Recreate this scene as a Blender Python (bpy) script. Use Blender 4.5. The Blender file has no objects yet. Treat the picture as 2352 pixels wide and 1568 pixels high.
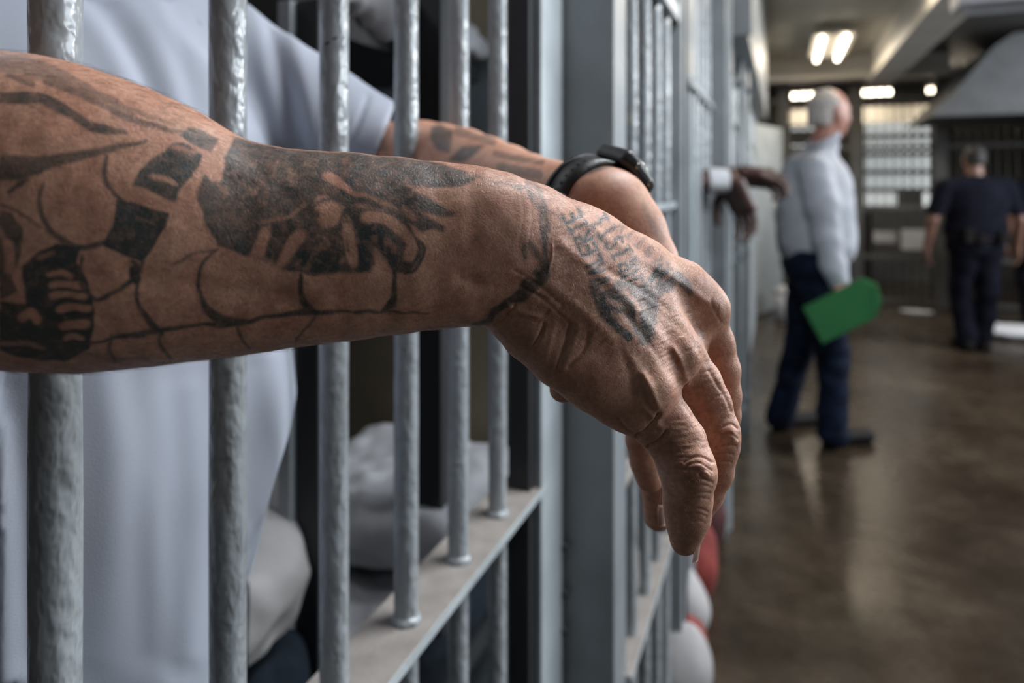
import bpy, bmesh, math, random
import numpy as np
import openvdb
from mathutils import Vector, Matrix

random.seed(7)
RNG = np.random.RandomState(7)
S = bpy.context.scene
C = S.collection

# ------------------------------------------------------------------ camera
W_, H_ = 2352.0, 1568.0
F = 1568.0                       # 24 mm on a 36 mm frame
VPX, HY = 1795.0, 425.0
TH = math.atan((VPX - W_ / 2) / F)
cs, sn = math.cos(TH), math.sin(TH)
CAMZ = 1.32
cam_d = bpy.data.cameras.new('camera')
cam = bpy.data.objects.new('camera', cam_d)
C.objects.link(cam)
cam.location = (0, 0, CAMZ)
cam.rotation_euler = (math.pi / 2, 0, TH)
cam_d.lens = 24
cam_d.sensor_width = 36
cam_d.shift_y = -(H_ / 2 - HY) / W_
cam_d.clip_start = 0.02
cam_d.dof.use_dof = True
cam_d.dof.focus_distance = 0.33
cam_d.dof.aperture_fstop = 5.0
S.camera = cam

# ------------------------------------------------------------------ world, light, exposure
wd = bpy.data.worlds.new('world'); S.world = wd; wd.use_nodes = True
bg = wd.node_tree.nodes['Background']
bg.inputs[0].default_value = (0.55, 0.62, 0.72, 1); bg.inputs[1].default_value = 0.06
S.view_settings.view_transform = 'Standard'
S.view_settings.look = 'None'
S.view_settings.gamma = 1
S.view_settings.use_curve_mapping = False
S.view_settings.exposure = 0.0
S.cycles.max_bounces = 6; S.cycles.diffuse_bounces = 3; S.cycles.glossy_bounces = 3; S.cycles.transmission_bounces = 2
S.cycles.sample_clamp_indirect = 4

def area(name, loc, target, sx, sy, power, col):
    l = bpy.data.lights.new(name, 'AREA'); l.shape = 'RECTANGLE'
    l.size = sx; l.size_y = sy; l.energy = power; l.color = col
    o = bpy.data.objects.new(name, l); C.objects.link(o)
    o.location = loc
    d = Vector(target) - Vector(loc)
    o.rotation_euler = d.to_track_quat('-Z', 'Y').to_euler()
    return o
# daylight through the tall windows of the outer wall on the right
area('window_light', (3.6, 2.1, 2.25), (-0.2, 0.8, 1.2), 3.2, 0.9, 110, (0.86, 0.93, 1.0))
area('window_light', (3.6, 5.1, 2.25), (0.6, 4.7, 0.2), 2.0, 0.9, 185, (0.90, 0.95, 1.0))

# ------------------------------------------------------------------ coordinates
def W(px, py, z):
    """a pixel of the photograph at camera depth z -> point in the room"""
    xc = (px - W_ / 2) / F * z; yc = (HY - py) / F * z
    return Vector((xc * cs - z * sn, xc * sn + z * cs, CAMZ + yc))
def cam2world(A):
    x, y, z = A[:, 0], A[:, 1], A[:, 2]
    return np.stack([x * cs - z * sn, x * sn + z * cs, CAMZ + y], 1)
def world2px(A):
    zc = A[:, 1] * cs - A[:, 0] * sn
    xc = A[:, 0] * cs + A[:, 1] * sn
    return np.stack([W_ / 2 + F * xc / zc, HY - F * (A[:, 2] - CAMZ) / zc, zc], 1)
def Xat(px, Y):
    t = (px - W_ / 2) / F
    return Y * (t * cs - sn) / (cs + t * sn)
def Yat(px, X):
    t = (px - W_ / 2) / F
    return X * (cs + t * sn) / (t * cs - sn)

# ------------------------------------------------------------------ objects
def tag(o, label=None, cat=None, group=None, kind=None):
    if label: o['label'] = label
    if cat: o['category'] = cat
    if group: o['group'] = group
    if kind: o['kind'] = kind
    return o
def empty(name, loc=(0, 0, 0), label=None, cat=None, group=None):
    o = bpy.data.objects.new(name, None); C.objects.link(o); o.location = loc
    o.empty_display_size = 0.05
    return tag(o, label, cat, group)
def link(name, me, mat, parent=None, smooth=True):
    o = bpy.data.objects.new(name, me); C.objects.link(o)
    if mat is not None and not me.materials:
        for m in (mat if isinstance(mat, (list, tuple)) else [mat]):
            me.materials.append(m)
    if smooth is True:
        me.polygons.foreach_set('use_smooth', np.ones(len(me.polygons), bool))
    if parent is not None:
        o.parent = parent
        o.matrix_parent_inverse = Matrix.Translation(-Vector(parent.location))
    return o
def mesh_np(name, V, Fq):
    me = bpy.data.meshes.new(name)
    V = np.ascontiguousarray(V, dtype=np.float32); Fq = np.ascontiguousarray(Fq, dtype=np.int32)
    me.vertices.add(len(V)); me.vertices.foreach_set('co', V.ravel())
    n = Fq.shape[1]
    me.loops.add(Fq.size); me.loops.foreach_set('vertex_index', Fq.ravel())
    me.polygons.add(len(Fq))
    me.polygons.foreach_set('loop_start', np.arange(0, Fq.size, n, dtype=np.int32))
    me.polygons.foreach_set('loop_total', np.full(len(Fq), n, np.int32))
    me.update(calc_edges=True); me.validate()
    return me

class MB:
    """collects simple shapes into one mesh"""
    def __init__(s): s.bm = bmesh.new()
    def box(s, x0, x1, y0, y1, z0, z1, bev=0.0, mi=0, rot=None, pivot=None):
        r = bmesh.ops.create_cube(s.bm, size=1)
        vs = r['verts']
        for v in vs:
            v.co = Vector((x0 + (v.co.x + .5) * (x1 - x0), y0 + (v.co.y + .5) * (y1 - y0), z0 + (v.co.z + .5) * (z1 - z0)))
        fs = set(f for v in vs for f in v.link_faces)
        for f in fs: f.material_index = mi
        if bev > 0:
            es = list(set(e for v in vs for e in v.link_edges))
            q = bmesh.ops.bevel(s.bm, geom=es, offset=bev, segments=2, affect='EDGES', profile=.7)
            vs = list(set(v for f in q['faces'] for v in f.verts) | set(v for v in vs if v.is_valid))
        if rot is not None:
            p = Vector(pivot) if pivot is not None else Vector(((x0 + x1) / 2, (y0 + y1) / 2, (z0 + z1) / 2))
            for v in vs: v.co = p + rot @ (v.co - p)
        return vs
    def tube(s, pts, r, n=12, cap=True, mi=0):
        pts = [Vector(p) for p in pts]
        rings = []
        up = None
        for i, p in enumerate(pts):
            d = (pts[min(i + 1, len(pts) - 1)] - pts[max(i - 1, 0)]).normalized()
            if up is None:
                up = d.orthogonal().normalized()
            else:
                up = (up - d * up.dot(d)).normalized()
            w = d.cross(up)
            rr = r[i] if isinstance(r, (list, tuple)) else r
            rings.append([s.bm.verts.new(p + rr * (math.cos(a) * up + math.sin(a) * w)) for a in [2 * math.pi * k / n for k in range(n)]])
        for a, b in zip(rings[:-1], rings[1:]):
            for k in range(n):
                f = s.bm.faces.new((a[k], a[(k + 1) % n], b[(k + 1) % n], b[k])); f.material_index = mi; f.smooth = True
        if cap:
            s.bm.faces.new(rings[0][::-1]).material_index = mi; s.bm.faces.new(rings[-1]).material_index = mi
    def prism(s, poly, axis, a0, a1, mi=0):
        """extrude a 2-D polygon along axis ('x','y','z')"""
        def mk(p, a):
            return {'x': (a, p[0], p[1]), 'y': (p[0], a, p[1]), 'z': (p[0], p[1], a)}[axis]
        A = [s.bm.verts.new(mk(p, a0)) for p in poly]; B = [s.bm.verts.new(mk(p, a1)) for p in poly]
        n = len(poly)
        s.bm.faces.new(A[::-1]).material_index = mi; s.bm.faces.new(B).material_index = mi
        for k in range(n):
            s.bm.faces.new((A[k], A[(k + 1) % n], B[(k + 1) % n], B[k])).material_index = mi
    def build(s, name, mat, parent=None):
        bmesh.ops.recalc_face_normals(s.bm, faces=s.bm.faces)
        me = bpy.data.meshes.new(name); s.bm.to_mesh(me); s.bm.free()
        return link(name, me, mat, parent, smooth=False)
def box(name, mat, parent, x0, x1, y0, y1, z0, z1, bev=0.0):
    m = MB(); m.box(min(x0, x1), max(x0, x1), min(y0, y1), max(y0, y1), min(z0, z1), max(z0, z1), bev)
    return m.build(name, mat, parent)

# ------------------------------------------------------------------ materials
def nt(name):
    m = bpy.data.materials.new(name); m.use_nodes = True
    t = m.node_tree; b = t.nodes['Principled BSDF']
    return m, t, b
def N(t, kind, **kw):
    n = t.nodes.new(kind)
    for k, v in kw.items():
        if k.startswith('i_'):
            n.inputs[k[2:].replace('_', ' ')].default_value = v
        else: setattr(n, k, v)
    return n
def ramp(t, src, stops):
    r = t.nodes.new('ShaderNodeValToRGB')
    e = r.color_ramp.elements
    while len(e) < len(stops): e.new(0.5)
    for k, (p, c) in enumerate(stops):
        e[k].position = p; e[k].color = (*c, 1) if len(c) == 3 else c
    t.links.new(src, r.inputs[0]); return r
def mixc(t, fac, a, b, mode='MIX'):
    m = t.nodes.new('ShaderNodeMix'); m.data_type = 'RGBA'; m.blend_type = mode
    for s, v in ((0, fac), (6, a), (7, b)):
        if hasattr(v, 'links'): t.links.new(v, m.inputs[s])
        else: m.inputs[s].default_value = v if s == 0 else ((*v, 1) if len(v) == 3 else v)
    return m.outputs[2]
def coords(t, scale=(1, 1, 1)):
    g = t.nodes.new('ShaderNodeNewGeometry'); mp = t.nodes.new('ShaderNodeMapping')
    mp.inputs['Scale'].default_value = scale
    t.links.new(g.outputs['Position'], mp.inputs[0]); return mp.outputs[0]
def bump(t, b, src, strength, dist, prev=None):
    n = t.nodes.new('ShaderNodeBump'); n.inputs['Strength'].default_value = strength; n.inputs['Distance'].default_value = dist
    t.links.new(src, n.inputs['Height'])
    if prev is not None: t.links.new(prev, n.inputs['Normal'])
    t.links.new(n.outputs[0], b.inputs['Normal']); return n.outputs[0]
def noise(t, co, scale, detail=3, rough=.5, dist=0):
    n = t.nodes.new('ShaderNodeTexNoise'); n.inputs['Scale'].default_value = scale
    n.inputs['Detail'].default_value = detail; n.inputs['Roughness'].default_value = rough; n.inputs['Distortion'].default_value = dist
    t.links.new(co, n.inputs['Vector']); return n.outputs[0]
def flat(name, col, rough=.6, metal=0.0, var=0.12, vs=6.0, bmp=0.0, bs=60, spec=None):
    m, t, b = nt(name)
    co = coords(t)
    n = noise(t, co, vs, 4)
    d = tuple(max(0, c * (1 - var * 2)) for c in col); u = tuple(min(1, c * (1 + var)) for c in col)
    r = ramp(t, n, [(.3, d), (.7, u)])
    t.links.new(r.outputs[0], b.inputs['Base Color'])
    b.inputs['Roughness'].default_value = rough; b.inputs['Metallic'].default_value = metal
    if spec is not None: b.inputs['Specular IOR Level'].default_value = spec
    if bmp: bump(t, b, noise(t, co, bs, 3), bmp, .002)
    return m
def paint(name, col, rough=.3, lump=.6, chips=True):
    """thick glossy steel paint, runs and lumps, chipped in places to an old cream coat"""
    m, t, b = nt(name)
    co = coords(t); cl = coords(t, (1, 1, .62))
    n = noise(t, co, 9, 5)
    r = ramp(t, n, [(.3, tuple(c * .82 for c in col)), (.7, tuple(c * 1.12 for c in col))])
    base = r.outputs[0]
    if chips:
        n2 = noise(t, cl, 26, 4, .6, .4)
        r2 = ramp(t, n2, [(.70, (0, 0, 0)), (.715, (1, 1, 1))])
        base = mixc(t, r2.outputs[0], base, (.42, .40, .33))
        n3 = noise(t, co, 41, 2, .5, .3)
        r3 = ramp(t, n3, [(.775, (0, 0, 0)), (.785, (1, 1, 1))])
        base = mixc(t, r3.outputs[0], base, (.03, .022, .018))
    t.links.new(base, b.inputs['Base Color'])
    b.inputs['Roughness'].default_value = rough
    b.inputs['Specular IOR Level'].default_value = .6
    a = noise(t, cl, 95, 2, .45, .12)
    p = bump(t, b, a, lump, .0035)
    v = t.nodes.new('ShaderNodeTexVoronoi'); v.inputs['Scale'].default_value = 150; v.feature = 'SMOOTH_F1'
    t.links.new(cl, v.inputs['Vector'])
    bump(t, b, v.outputs['Distance'], lump * .4, .003, p)
    return m
M = {}
M['bar'] = paint('grey_gloss_paint', (.285, .31, .325), .22, .8)
M['steel'] = paint('grey_flat_paint', (.205, .228, .243), .42, .14, False)
M['steel_light'] = paint('pale_grey_paint', (.33, .365, .385), .40, .10, False)
M['panel'] = paint('grey_panel_paint', (.165, .195, .212), .42, .12, False)
M['steel_dark_shade'] = flat('dark_steel_and_shade', (.018, .02, .023), .6)  # dark steel parts, and the shade painted into the slot
M['ledge'] = flat('dusty_taupe_paint', (.27, .245, .225), .55, 0, .1, 30, .3, 200)
M['ledge_edge'] = paint('ledge_edge_paint', (.38, .42, .44), .35, .4)
M['emit_tube'] = None
def emission(name, col, strength):
    m, t, b = nt(name)
    b.inputs['Base Color'].default_value = (*col, 1)
    b.inputs['Emission Color'].default_value = (*col, 1); b.inputs['Emission Strength'].default_value = strength
    return m
M['tube'] = emission('lamp_tube', (1.0, .88, .70), 11)
M['pane'] = emission('daylight_pane', (.86, .93, .95), .62)
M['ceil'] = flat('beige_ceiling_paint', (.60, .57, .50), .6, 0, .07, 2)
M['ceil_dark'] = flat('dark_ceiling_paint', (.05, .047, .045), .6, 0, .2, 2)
M['beam'] = flat('beam_paint', (.50, .475, .43), .5, 0, .06, 3)
M['wall_dark'] = flat('dark_wall_paint', (.075, .073, .07), .5, 0, .2, 2)
M['wall_olive'] = flat('olive_brown_wall', (.20, .165, .115), .7, 0, .15, 3)
M['wall_blue'] = flat('blue_grey_wall', (.34, .41, .45), .5, 0, .1, 3)
M['white_cloth'] = flat('white_cotton', (.50, .51, .54), .9, 0, .05, 8, .4, 700)
M['grey_cloth'] = flat('grey_linen', (.36, .35, .35), .9, 0, .1, 8, .4, 500)
M['blanket'] = flat('dark_blue_blanket', (.014, .020, .028), .95, 0, .2, 30, .4, 600, .15)
M['red_cloth'] = flat('red_cloth', (.23, .035, .028), .85, 0, .2, 12, .3, 300)
M['maroon'] = flat('dark_maroon_cloth', (.05, .010, .010), .9)
M['black'] = flat('black_rubber', (.012, .012, .013), .38, 0, .1, 60, .3, 900)
M['jeans'] = flat('blue_denim', (.006, .011, .027), .9, 0, .3, 22, .4, 900, .15)
M['uniform'] = flat('navy_uniform', (.0055, .006, .011), .95, 0, .2, 10, 0, 60, .08)
M['shoe'] = flat('dark_leather', (.010, .008, .008), .65, 0, .2, 20, 0, 60, .15)
M['green'] = flat('green_plastic', (.030, .17, .055), .5, 0, .05, 5)
M['hair_white'] = flat('white_hair', (.50, .46, .43), .8, 0, .2, 150, .5, 600)
M['hair_dark'] = flat('dark_hair', (.012, .010, .009), .7, 0, .2, 150)
M['metal'] = flat('brushed_metal', (.5, .48, .42), .28, 1.0, .1, 200)
M['shirt1'] = flat('white_dress_shirt', (.37, .385, .43), .75, 0, .04, 10, .2, 400)
def skin(name, col, red, rough=.45, ink=False, fine=1.0):
    m, t, b = nt(name)
    co = coords(t)
    n = noise(t, co, 55, 6, .62)
    r = ramp(t, n, [(.28, red), (.72, col)])
    n4 = noise(t, co, 420, 3, .6)
    r4 = ramp(t, n4, [(.35, (.80, .78, .78)), (.65, (1.08, 1.06, 1.05))])
    base = mixc(t, 1.0, r.outputs[0], r4.outputs[0], 'MULTIPLY')
    if ink:
        at = t.nodes.new('ShaderNodeAttribute'); at.attribute_name = 'ink'
        n2 = noise(t, co, 900, 3, .7)
        n3 = noise(t, co, 230, 4, .6)
        ma = t.nodes.new('ShaderNodeMath'); ma.operation = 'MULTIPLY_ADD'
        t.links.new(n3, ma.inputs[0]); ma.inputs[1].default_value = .9; ma.inputs[2].default_value = .50
        mb = t.nodes.new('ShaderNodeMath'); mb.operation = 'MULTIPLY'
        t.links.new(ma.outputs[0], mb.inputs[0]); t.links.new(at.outputs['Fac'], mb.inputs[1])
        mc = t.nodes.new('ShaderNodeMath'); mc.operation = 'MULTIPLY_ADD'; mc.use_clamp = True
        mb2 = t.nodes.new('ShaderNodeMath'); mb2.operation = 'MULTIPLY_ADD'
        t.links.new(n2, mb2.inputs[0]); mb2.inputs[1].default_value = .6; mb2.inputs[2].default_value = .74
        t.links.new(mb.outputs[0], mc.inputs[0]); t.links.new(mb2.outputs[0], mc.inputs[1]); mc.inputs[2].default_value = 0
        base = mixc(t, mc.outputs[0], base, (.046, .050, .047))
    t.links.new(base, b.inputs['Base Color'])
    b.inputs['Roughness'].default_value = rough
    b.inputs['Subsurface Weight'].default_value = .12 if fine else 0
    b.inputs['Subsurface Radius'].default_value = (.006, .0022, .0012)
    b.inputs['Subsurface Scale'].default_value = 1.0
    b.inputs['Specular IOR Level'].default_value = .42
    if fine:
        v = t.nodes.new('ShaderNodeTexVoronoi'); v.feature = 'DISTANCE_TO_EDGE'; v.inputs['Scale'].default_value = 620
        cd = noise(t, co, 300, 2)
        mv = t.nodes.new('ShaderNodeMix'); mv.data_type = 'VECTOR'; mv.inputs[0].default_value = .0016
        t.links.new(co, mv.inputs[4])
        nv = t.nodes.new('ShaderNodeTexNoise'); nv.inputs['Scale'].default_value = 200; t.links.new(co, nv.inputs['Vector'])
        t.links.new(nv.outputs['Color'], mv.inputs[5])
        t.links.new(mv.outputs[1], v.inputs['Vector'])
        rv = ramp(t, v.outputs['Distance'], [(0, (0, 0, 0)), (.09, (1, 1, 1))])
        p = bump(t, b, rv.outputs[0], .24 * fine, .0006)
        bump(t, b, noise(t, co, 1000, 3, .6), .22 * fine, .0006, p)
    return m
M['skin'] = skin('tattooed_skin', (.60, .345, .235), (.46, .215, .145), .47, True)
M['skin_pale'] = skin('fair_skin', (.44, .235, .175), (.34, .135, .10), .5, False, 0)
M['skin_dark'] = skin('dark_skin', (.085, .045, .036), (.05, .026, .022), .45, False, 0)
M['skin_mid'] = skin('brown_skin', (.20, .11, .08), (.14, .07, .05), .5, False, 0)
M['nail'] = flat('finger_nail', (.62, .42, .34), .28, 0, .05, 200)
M['armhair'] = flat('arm_hair', (.10, .07, .05), .5)

# ------------------------------------------------------------------ signed distance modelling
class SDF:
    def __init__(s): s.p = []
    def cone(s, a, b, ra, rb, k=.01, op='u'):
        s.p.append(('c', np.array(a, float), np.array(b, float), ra, rb, k, op)); return s
    def chain(s, pts, rs, k=.004):
        for i in range(len(pts) - 1): s.cone(pts[i], pts[i + 1], rs[i], rs[i + 1], k)
        return s
    def ell(s, c, r, R=None, k=.01, op='u'):
        R = np.eye(3) if R is None else np.array(R, float)   # rows: local axes in world
        s.p.append(('e', np.array(c, float), np.array(r, float), R, None, k, op)); return s
    def boxr(s, c, h, R, rad, k=.01, op='u'):
        R = np.eye(3) if R is None else np.array(R, float)
        s.p.append(('b', np.array(c, float), np.array(h, float), R, rad, k, op)); return s
    def plane(s, c, n, k=.004):
        """keep only what lies behind the plane"""
        n = np.array(n, float); n = n / np.linalg.norm(n)
        s.p.append(('p', np.array(c, float), n, None, None, k, 'i')); return s
    def one(s, q, P):
        kd = q[0]
        if kd == 'c':
            a, b, ra, rb = q[1:5]; ab = b - a; L = ab @ ab + 1e-12
            h = np.clip((P - a) @ ab / L, 0, 1)
            return np.linalg.norm(P - a - h[:, None] * ab, axis=1) - (ra + (rb - ra) * h)
        if kd == 'e':
            X = (P - q[1]) @ q[3].T; r = q[2]
            k0 = np.linalg.norm(X / r, axis=1); k1 = np.linalg.norm(X / (r * r), axis=1) + 1e-9
            return np.where(k0 < 1e-3, -r.min(), k0 * (k0 - 1) / k1)
        if kd == 'b':
            X = np.abs((P - q[1]) @ q[3].T) - q[2] + q[4]
            return np.linalg.norm(np.maximum(X, 0), axis=1) + np.minimum(X.max(1), 0) - q[4]
        if kd == 'p':
            return (P - q[1]) @ q[2]
    def ev(s, P, idx=None):
        d = np.full(len(P), 1e3)
        for i in (range(len(s.p)) if idx is None else idx):
            q = s.p[i]; e = s.one(q, P); k = q[5]; op = q[6]
            if op == 'u':
                h = np.maximum(k - np.abs(d - e), 0) / k
                d = np.minimum(d, e) - h * h * k * .25
            else:
                if op == 's': e = -e
                h = np.maximum(k - np.abs(d - e), 0) / k
                d = np.maximum(d, e) + h * h * k * .25
        return d
    def mesh(s, vox, lo, hi, disp=None, nb=16):
        lo = np.floor(np.array(lo) / vox / nb).astype(int); hi = np.ceil(np.array(hi) / vox / nb).astype(int)
        g = openvdb.FloatGrid(background=vox * 4); g.gridClass = openvdb.GridClass.LEVEL_SET if hasattr(openvdb, 'GridClass') else g.gridClass
        R = nb * vox * .5 * math.sqrt(3)
        I = np.stack(np.meshgrid(*[np.arange(l, h) for l, h in zip(lo, hi)], indexing='ij'), -1).reshape(-1, 3)
        cen = (I * nb + (nb - 1) / 2) * vox
        E = np.stack([s.one(q, cen) for q in s.p], 1)
        D = s.ev(cen)
        off = np.stack(np.meshgrid(*[np.arange(nb)] * 3, indexing='ij'), -1).reshape(-1, 3)
        slack = R * 1.6 + vox * 3 + .006
        for j in range(len(I)):
            o = I[j] * nb
            if D[j] > slack: continue
            if D[j] < -slack:
                g.fill(tuple(int(v) for v in o), tuple(int(v) for v in o + nb - 1), -vox * 4, True); continue
            idx = [i for i, q in enumerate(s.p) if q[6] != 'u' or E[j, i] < D[j] + 2.2 * R + q[5] * 1.5 + .01]
            P = (o + off) * vox
            d = s.ev(P, idx)
            if disp is not None: d = d + disp(P)
            g.copyFromArray(np.clip(d, -vox * 4, vox * 4).astype(np.float32).reshape(nb, nb, nb), ijk=tuple(int(v) for v in o))
        V, Q = g.convertToQuads(0.0)
        V = np.array(V, float) * vox; Q = np.array(Q)
        a, b, c = V[Q[:, 0]], V[Q[:, 1]], V[Q[:, 2]]; e = V[Q[:, 3]]
        vol = (np.einsum('ij,ij->i', a, np.cross(b, c)) + np.einsum('ij,ij->i', a, np.cross(c, e))).sum()
        if vol < 0: Q = Q[:, ::-1]
        return V, Q
def bounds(s, pad):
    lo = np.full(3, 1e9); hi = -lo
    for q in s.p:
        if q[6] != 'u': continue
        if q[0] == 'c':
            for a, r in ((q[1], q[3]), (q[2], q[4])): lo = np.minimum(lo, a - r); hi = np.maximum(hi, a + r)
        else:
            r = np.max(q[2]) * (1.75 if q[0] == 'b' else 1); lo = np.minimum(lo, q[1] - r); hi = np.maximum(hi, q[1] + r)
    return lo - pad, hi + pad
def sdf_object(name, s, vox, mat, parent, disp=None):
    lo, hi = bounds(s, .02)
    V, Q = s.mesh(vox, lo, hi, disp)
    return link(name, mesh_np(name, V, Q), mat, parent)
def smooth_mesh(V, Q, it=2, lam=.5):
    n = len(V)
    E = np.concatenate([Q[:, [0, 1]], Q[:, [1, 2]], Q[:, [2, 3]], Q[:, [3, 0]]])
    E = np.concatenate([E, E[:, ::-1]])
    cnt = np.bincount(E[:, 0], minlength=n).astype(float)[:, None]
    for _ in range(it):
        A = np.stack([np.bincount(E[:, 0], weights=V[E[:, 1], c], minlength=n) for c in range(3)], 1) / np.maximum(cnt, 1)
        V = V + lam * (A - V)
    return V
def normals(V, Q):
    d1 = V[Q[:, 2]] - V[Q[:, 0]]; d2 = V[Q[:, 3]] - V[Q[:, 1]]
    fn = np.cross(d1, d2); n = np.zeros_like(V)
    for c in range(3):
        for k in range(4): n[:, c] += np.bincount(Q[:, k], weights=fn[:, c], minlength=len(V))
    return n / (np.linalg.norm(n, axis=1, keepdims=True) + 1e-20)
def vnoise(P, sc, seed=0):
    """cheap smooth noise from sums of sines, about -1..1"""
    r = np.random.RandomState(seed); out = np.zeros(len(P))
    for k in range(6):
        d = r.normal(size=3); d /= np.linalg.norm(d); ph = r.uniform(0, 6.28)
        d2 = r.normal(size=3); d2 /= np.linalg.norm(d2)
        out += np.sin((P @ d) * sc * r.uniform(.7, 1.5) + ph + 1.3 * np.sin((P @ d2) * sc * .6 + ph * 2))
    return out / 3.0

# ------------------------------------------------------------------ drawing maps in the photograph's frame
MW, MH, MS = 2352, 1568, 1.0
def new_map(): return np.zeros((MH, MW), np.float32)
def stroke(m, pts, w, v=1.0, mode='max', soft=None):
    """a polyline of width w (may be per-point) with soft edges"""
    ws = w if isinstance(w, (list, tuple)) else [w] * len(pts)
    for (x0, y0), (x1, y1), w0, w1 in zip(pts[:-1], pts[1:], ws[:-1], ws[1:]):
        R = max(w0, w1) * 1.6 + 3
        a, b = int(max(0, min(x0, x1) - R)), int(min(MW, max(x0, x1) + R + 1))
        c, d = int(max(0, min(y0, y1) - R)), int(min(MH, max(y0, y1) + R + 1))
        if a >= b or c >= d: continue
        X, Y = np.meshgrid(np.arange(a, b), np.arange(c, d))
        dx, dy = x1 - x0, y1 - y0; L = dx * dx + dy * dy + 1e-6
        h = np.clip(((X - x0) * dx + (Y - y0) * dy) / L, 0, 1)
        dist = np.hypot(X - x0 - h * dx, Y - y0 - h * dy); ww = (w0 + (w1 - w0) * h) / 2
        if mode == 'gauss':
            g = v * np.exp(-(dist / ww) ** 2)
            sub = m[c:d, a:b]; sub[:] = np.where(abs(g) > abs(sub), g, sub)
        else:
            sf = soft if soft else 3.0
            g = v * np.clip((ww - dist) / sf + .5, 0, 1)
            sub = m[c:d, a:b]
            if mode == 'max': sub[:] = np.maximum(sub, g)
            else: sub[:] = sub * (1 - np.clip((ww - dist) / sf + .5, 0, 1) * v)
def spline(pts, n=8):
    P = [np.array(p, float) for p in pts]
    if len(P) < 3: return [tuple(p) for p in P]
    P = [2 * P[0] - P[1]] + P + [2 * P[-1] - P[-2]]
    out = []
    for i in range(1, len(P) - 2):
        for k in range(n):
            t = k / n
            out.append(tuple(.5 * ((2 * P[i]) + (-P[i - 1] + P[i + 1]) * t + (2 * P[i - 1] - 5 * P[i] + 4 * P[i + 1] - P[i + 2]) * t * t + (-P[i - 1] + 3 * P[i] - 3 * P[i + 1] + P[i + 2]) * t ** 3)))
    out.append(tuple(P[-2])); return out
def poly(m, pts, v=1.0, mode='max', soft=5):
    pts = [tuple(p) for p in pts]
    xs = [p[0] for p in pts]; ys = [p[1] for p in pts]
    a, b = int(max(0, min(xs) - 8)), int(min(MW, max(xs) + 9)); c, d = int(max(0, min(ys) - 8)), int(min(MH, max(ys) + 9))
    X, Y = np.meshgrid(np.arange(a, b), np.arange(c, d))
    ins = np.zeros(X.shape, bool); dist = np.full(X.shape, 1e9)
    for (x0, y0), (x1, y1) in zip(pts, pts[1:] + pts[:1]):
        cond = ((y0 > Y) != (y1 > Y))
        if y1 != y0: ins ^= cond & (X < (x1 - x0) * (Y - y0) / (y1 - y0) + x0)
        dx, dy = x1 - x0, y1 - y0; L = dx * dx + dy * dy + 1e-6
        h = np.clip(((X - x0) * dx + (Y - y0) * dy) / L, 0, 1)
        dist = np.minimum(dist, np.hypot(X - x0 - h * dx, Y - y0 - h * dy))
    g = np.clip(np.where(ins, dist, -dist) / soft + .5, 0, 1)
    sub = m[c:d, a:b]
    if mode == 'max': sub[:] = np.maximum(sub, g * v)
    else: sub[:] = sub * (1 - g * v)
def sample(m, px, py):
    x = np.clip(px, 0, MW - 1.001); y = np.clip(py, 0, MH - 1.001)
    xi = x.astype(int); yi = y.astype(int); fx = x - xi; fy = y - yi
    v = (m[yi, xi] * (1 - fx) * (1 - fy) + m[yi, xi + 1] * fx * (1 - fy) + m[yi + 1, xi] * (1 - fx) * fy + m[yi + 1, xi + 1] * fx * fy)
    return np.where((px < -2) | (px > MW) | (py < -2) | (py > MH), 0, v)

# ================================================================== the setting
D = .36                                  # distance of the near cell front from the lens axis
CEIL = 2.72
box('floor', None, None, -2.8, 3.7, -2.2, 12.6, -.1, 0)
fl = bpy.data.objects['floor']
m, t, b = nt('polished_concrete')
co = coords(t)
n1 = noise(t, co, 1.1, 6, .6, .4); n2 = noise(t, co, 7, 5, .65)
r1 = ramp(t, n1, [(.3, (.020, .013, .008)), (.55, (.050, .037, .025)), (.75, (.100, .078, .055))])
r2 = ramp(t, n2, [(.3, (.62, .6, .58)), (.7, (1.1, 1.1, 1.1))])
t.links.new(mixc(t, 1, r1.outputs[0], r2.outputs[0], 'MULTIPLY'), b.inputs['Base Color'])
r3 = ramp(t, n2, [(.2, (.17, .17, .17)), (.8, (.33, .33, .33))])
t.links.new(r3.outputs[0], b.inputs['Roughness'])
b.inputs['Specular IOR Level'].default_value = .33
bump(t, b, noise(t, co, 5, 3), .10, .01)
fl.data.materials.clear(); fl.data.materials.append(m); tag(fl, kind='structure')

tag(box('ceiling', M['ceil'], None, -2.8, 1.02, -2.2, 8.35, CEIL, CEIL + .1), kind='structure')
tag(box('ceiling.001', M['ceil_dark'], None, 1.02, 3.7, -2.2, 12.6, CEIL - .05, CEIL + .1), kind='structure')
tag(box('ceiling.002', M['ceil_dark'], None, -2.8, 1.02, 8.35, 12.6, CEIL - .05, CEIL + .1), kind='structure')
# beams
tag(box('trim_1', M['beam'], None, .86, 1.12, -2.2, 8.3, 2.42, CEIL, .01), kind='structure')
tag(box('trim_2', M['beam'], None, -.5, 1.6, 8.1, 8.35, 2.46, CEIL, .01), kind='structure')
tag(box('wall_left', M['wall_olive'], None, -2.9, -2.8, -2.2, 12.6, 0, CEIL), kind='structure')
tag(box('wall_back', M['wall_dark'], None, -2.9, 3.8, 12.6, 12.7, 0, CEIL), kind='structure')
tag(box('wall_front', M['wall_dark'], None, -2.9, 3.8, -2.3, -2.2, 0, CEIL), kind='structure')
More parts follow.
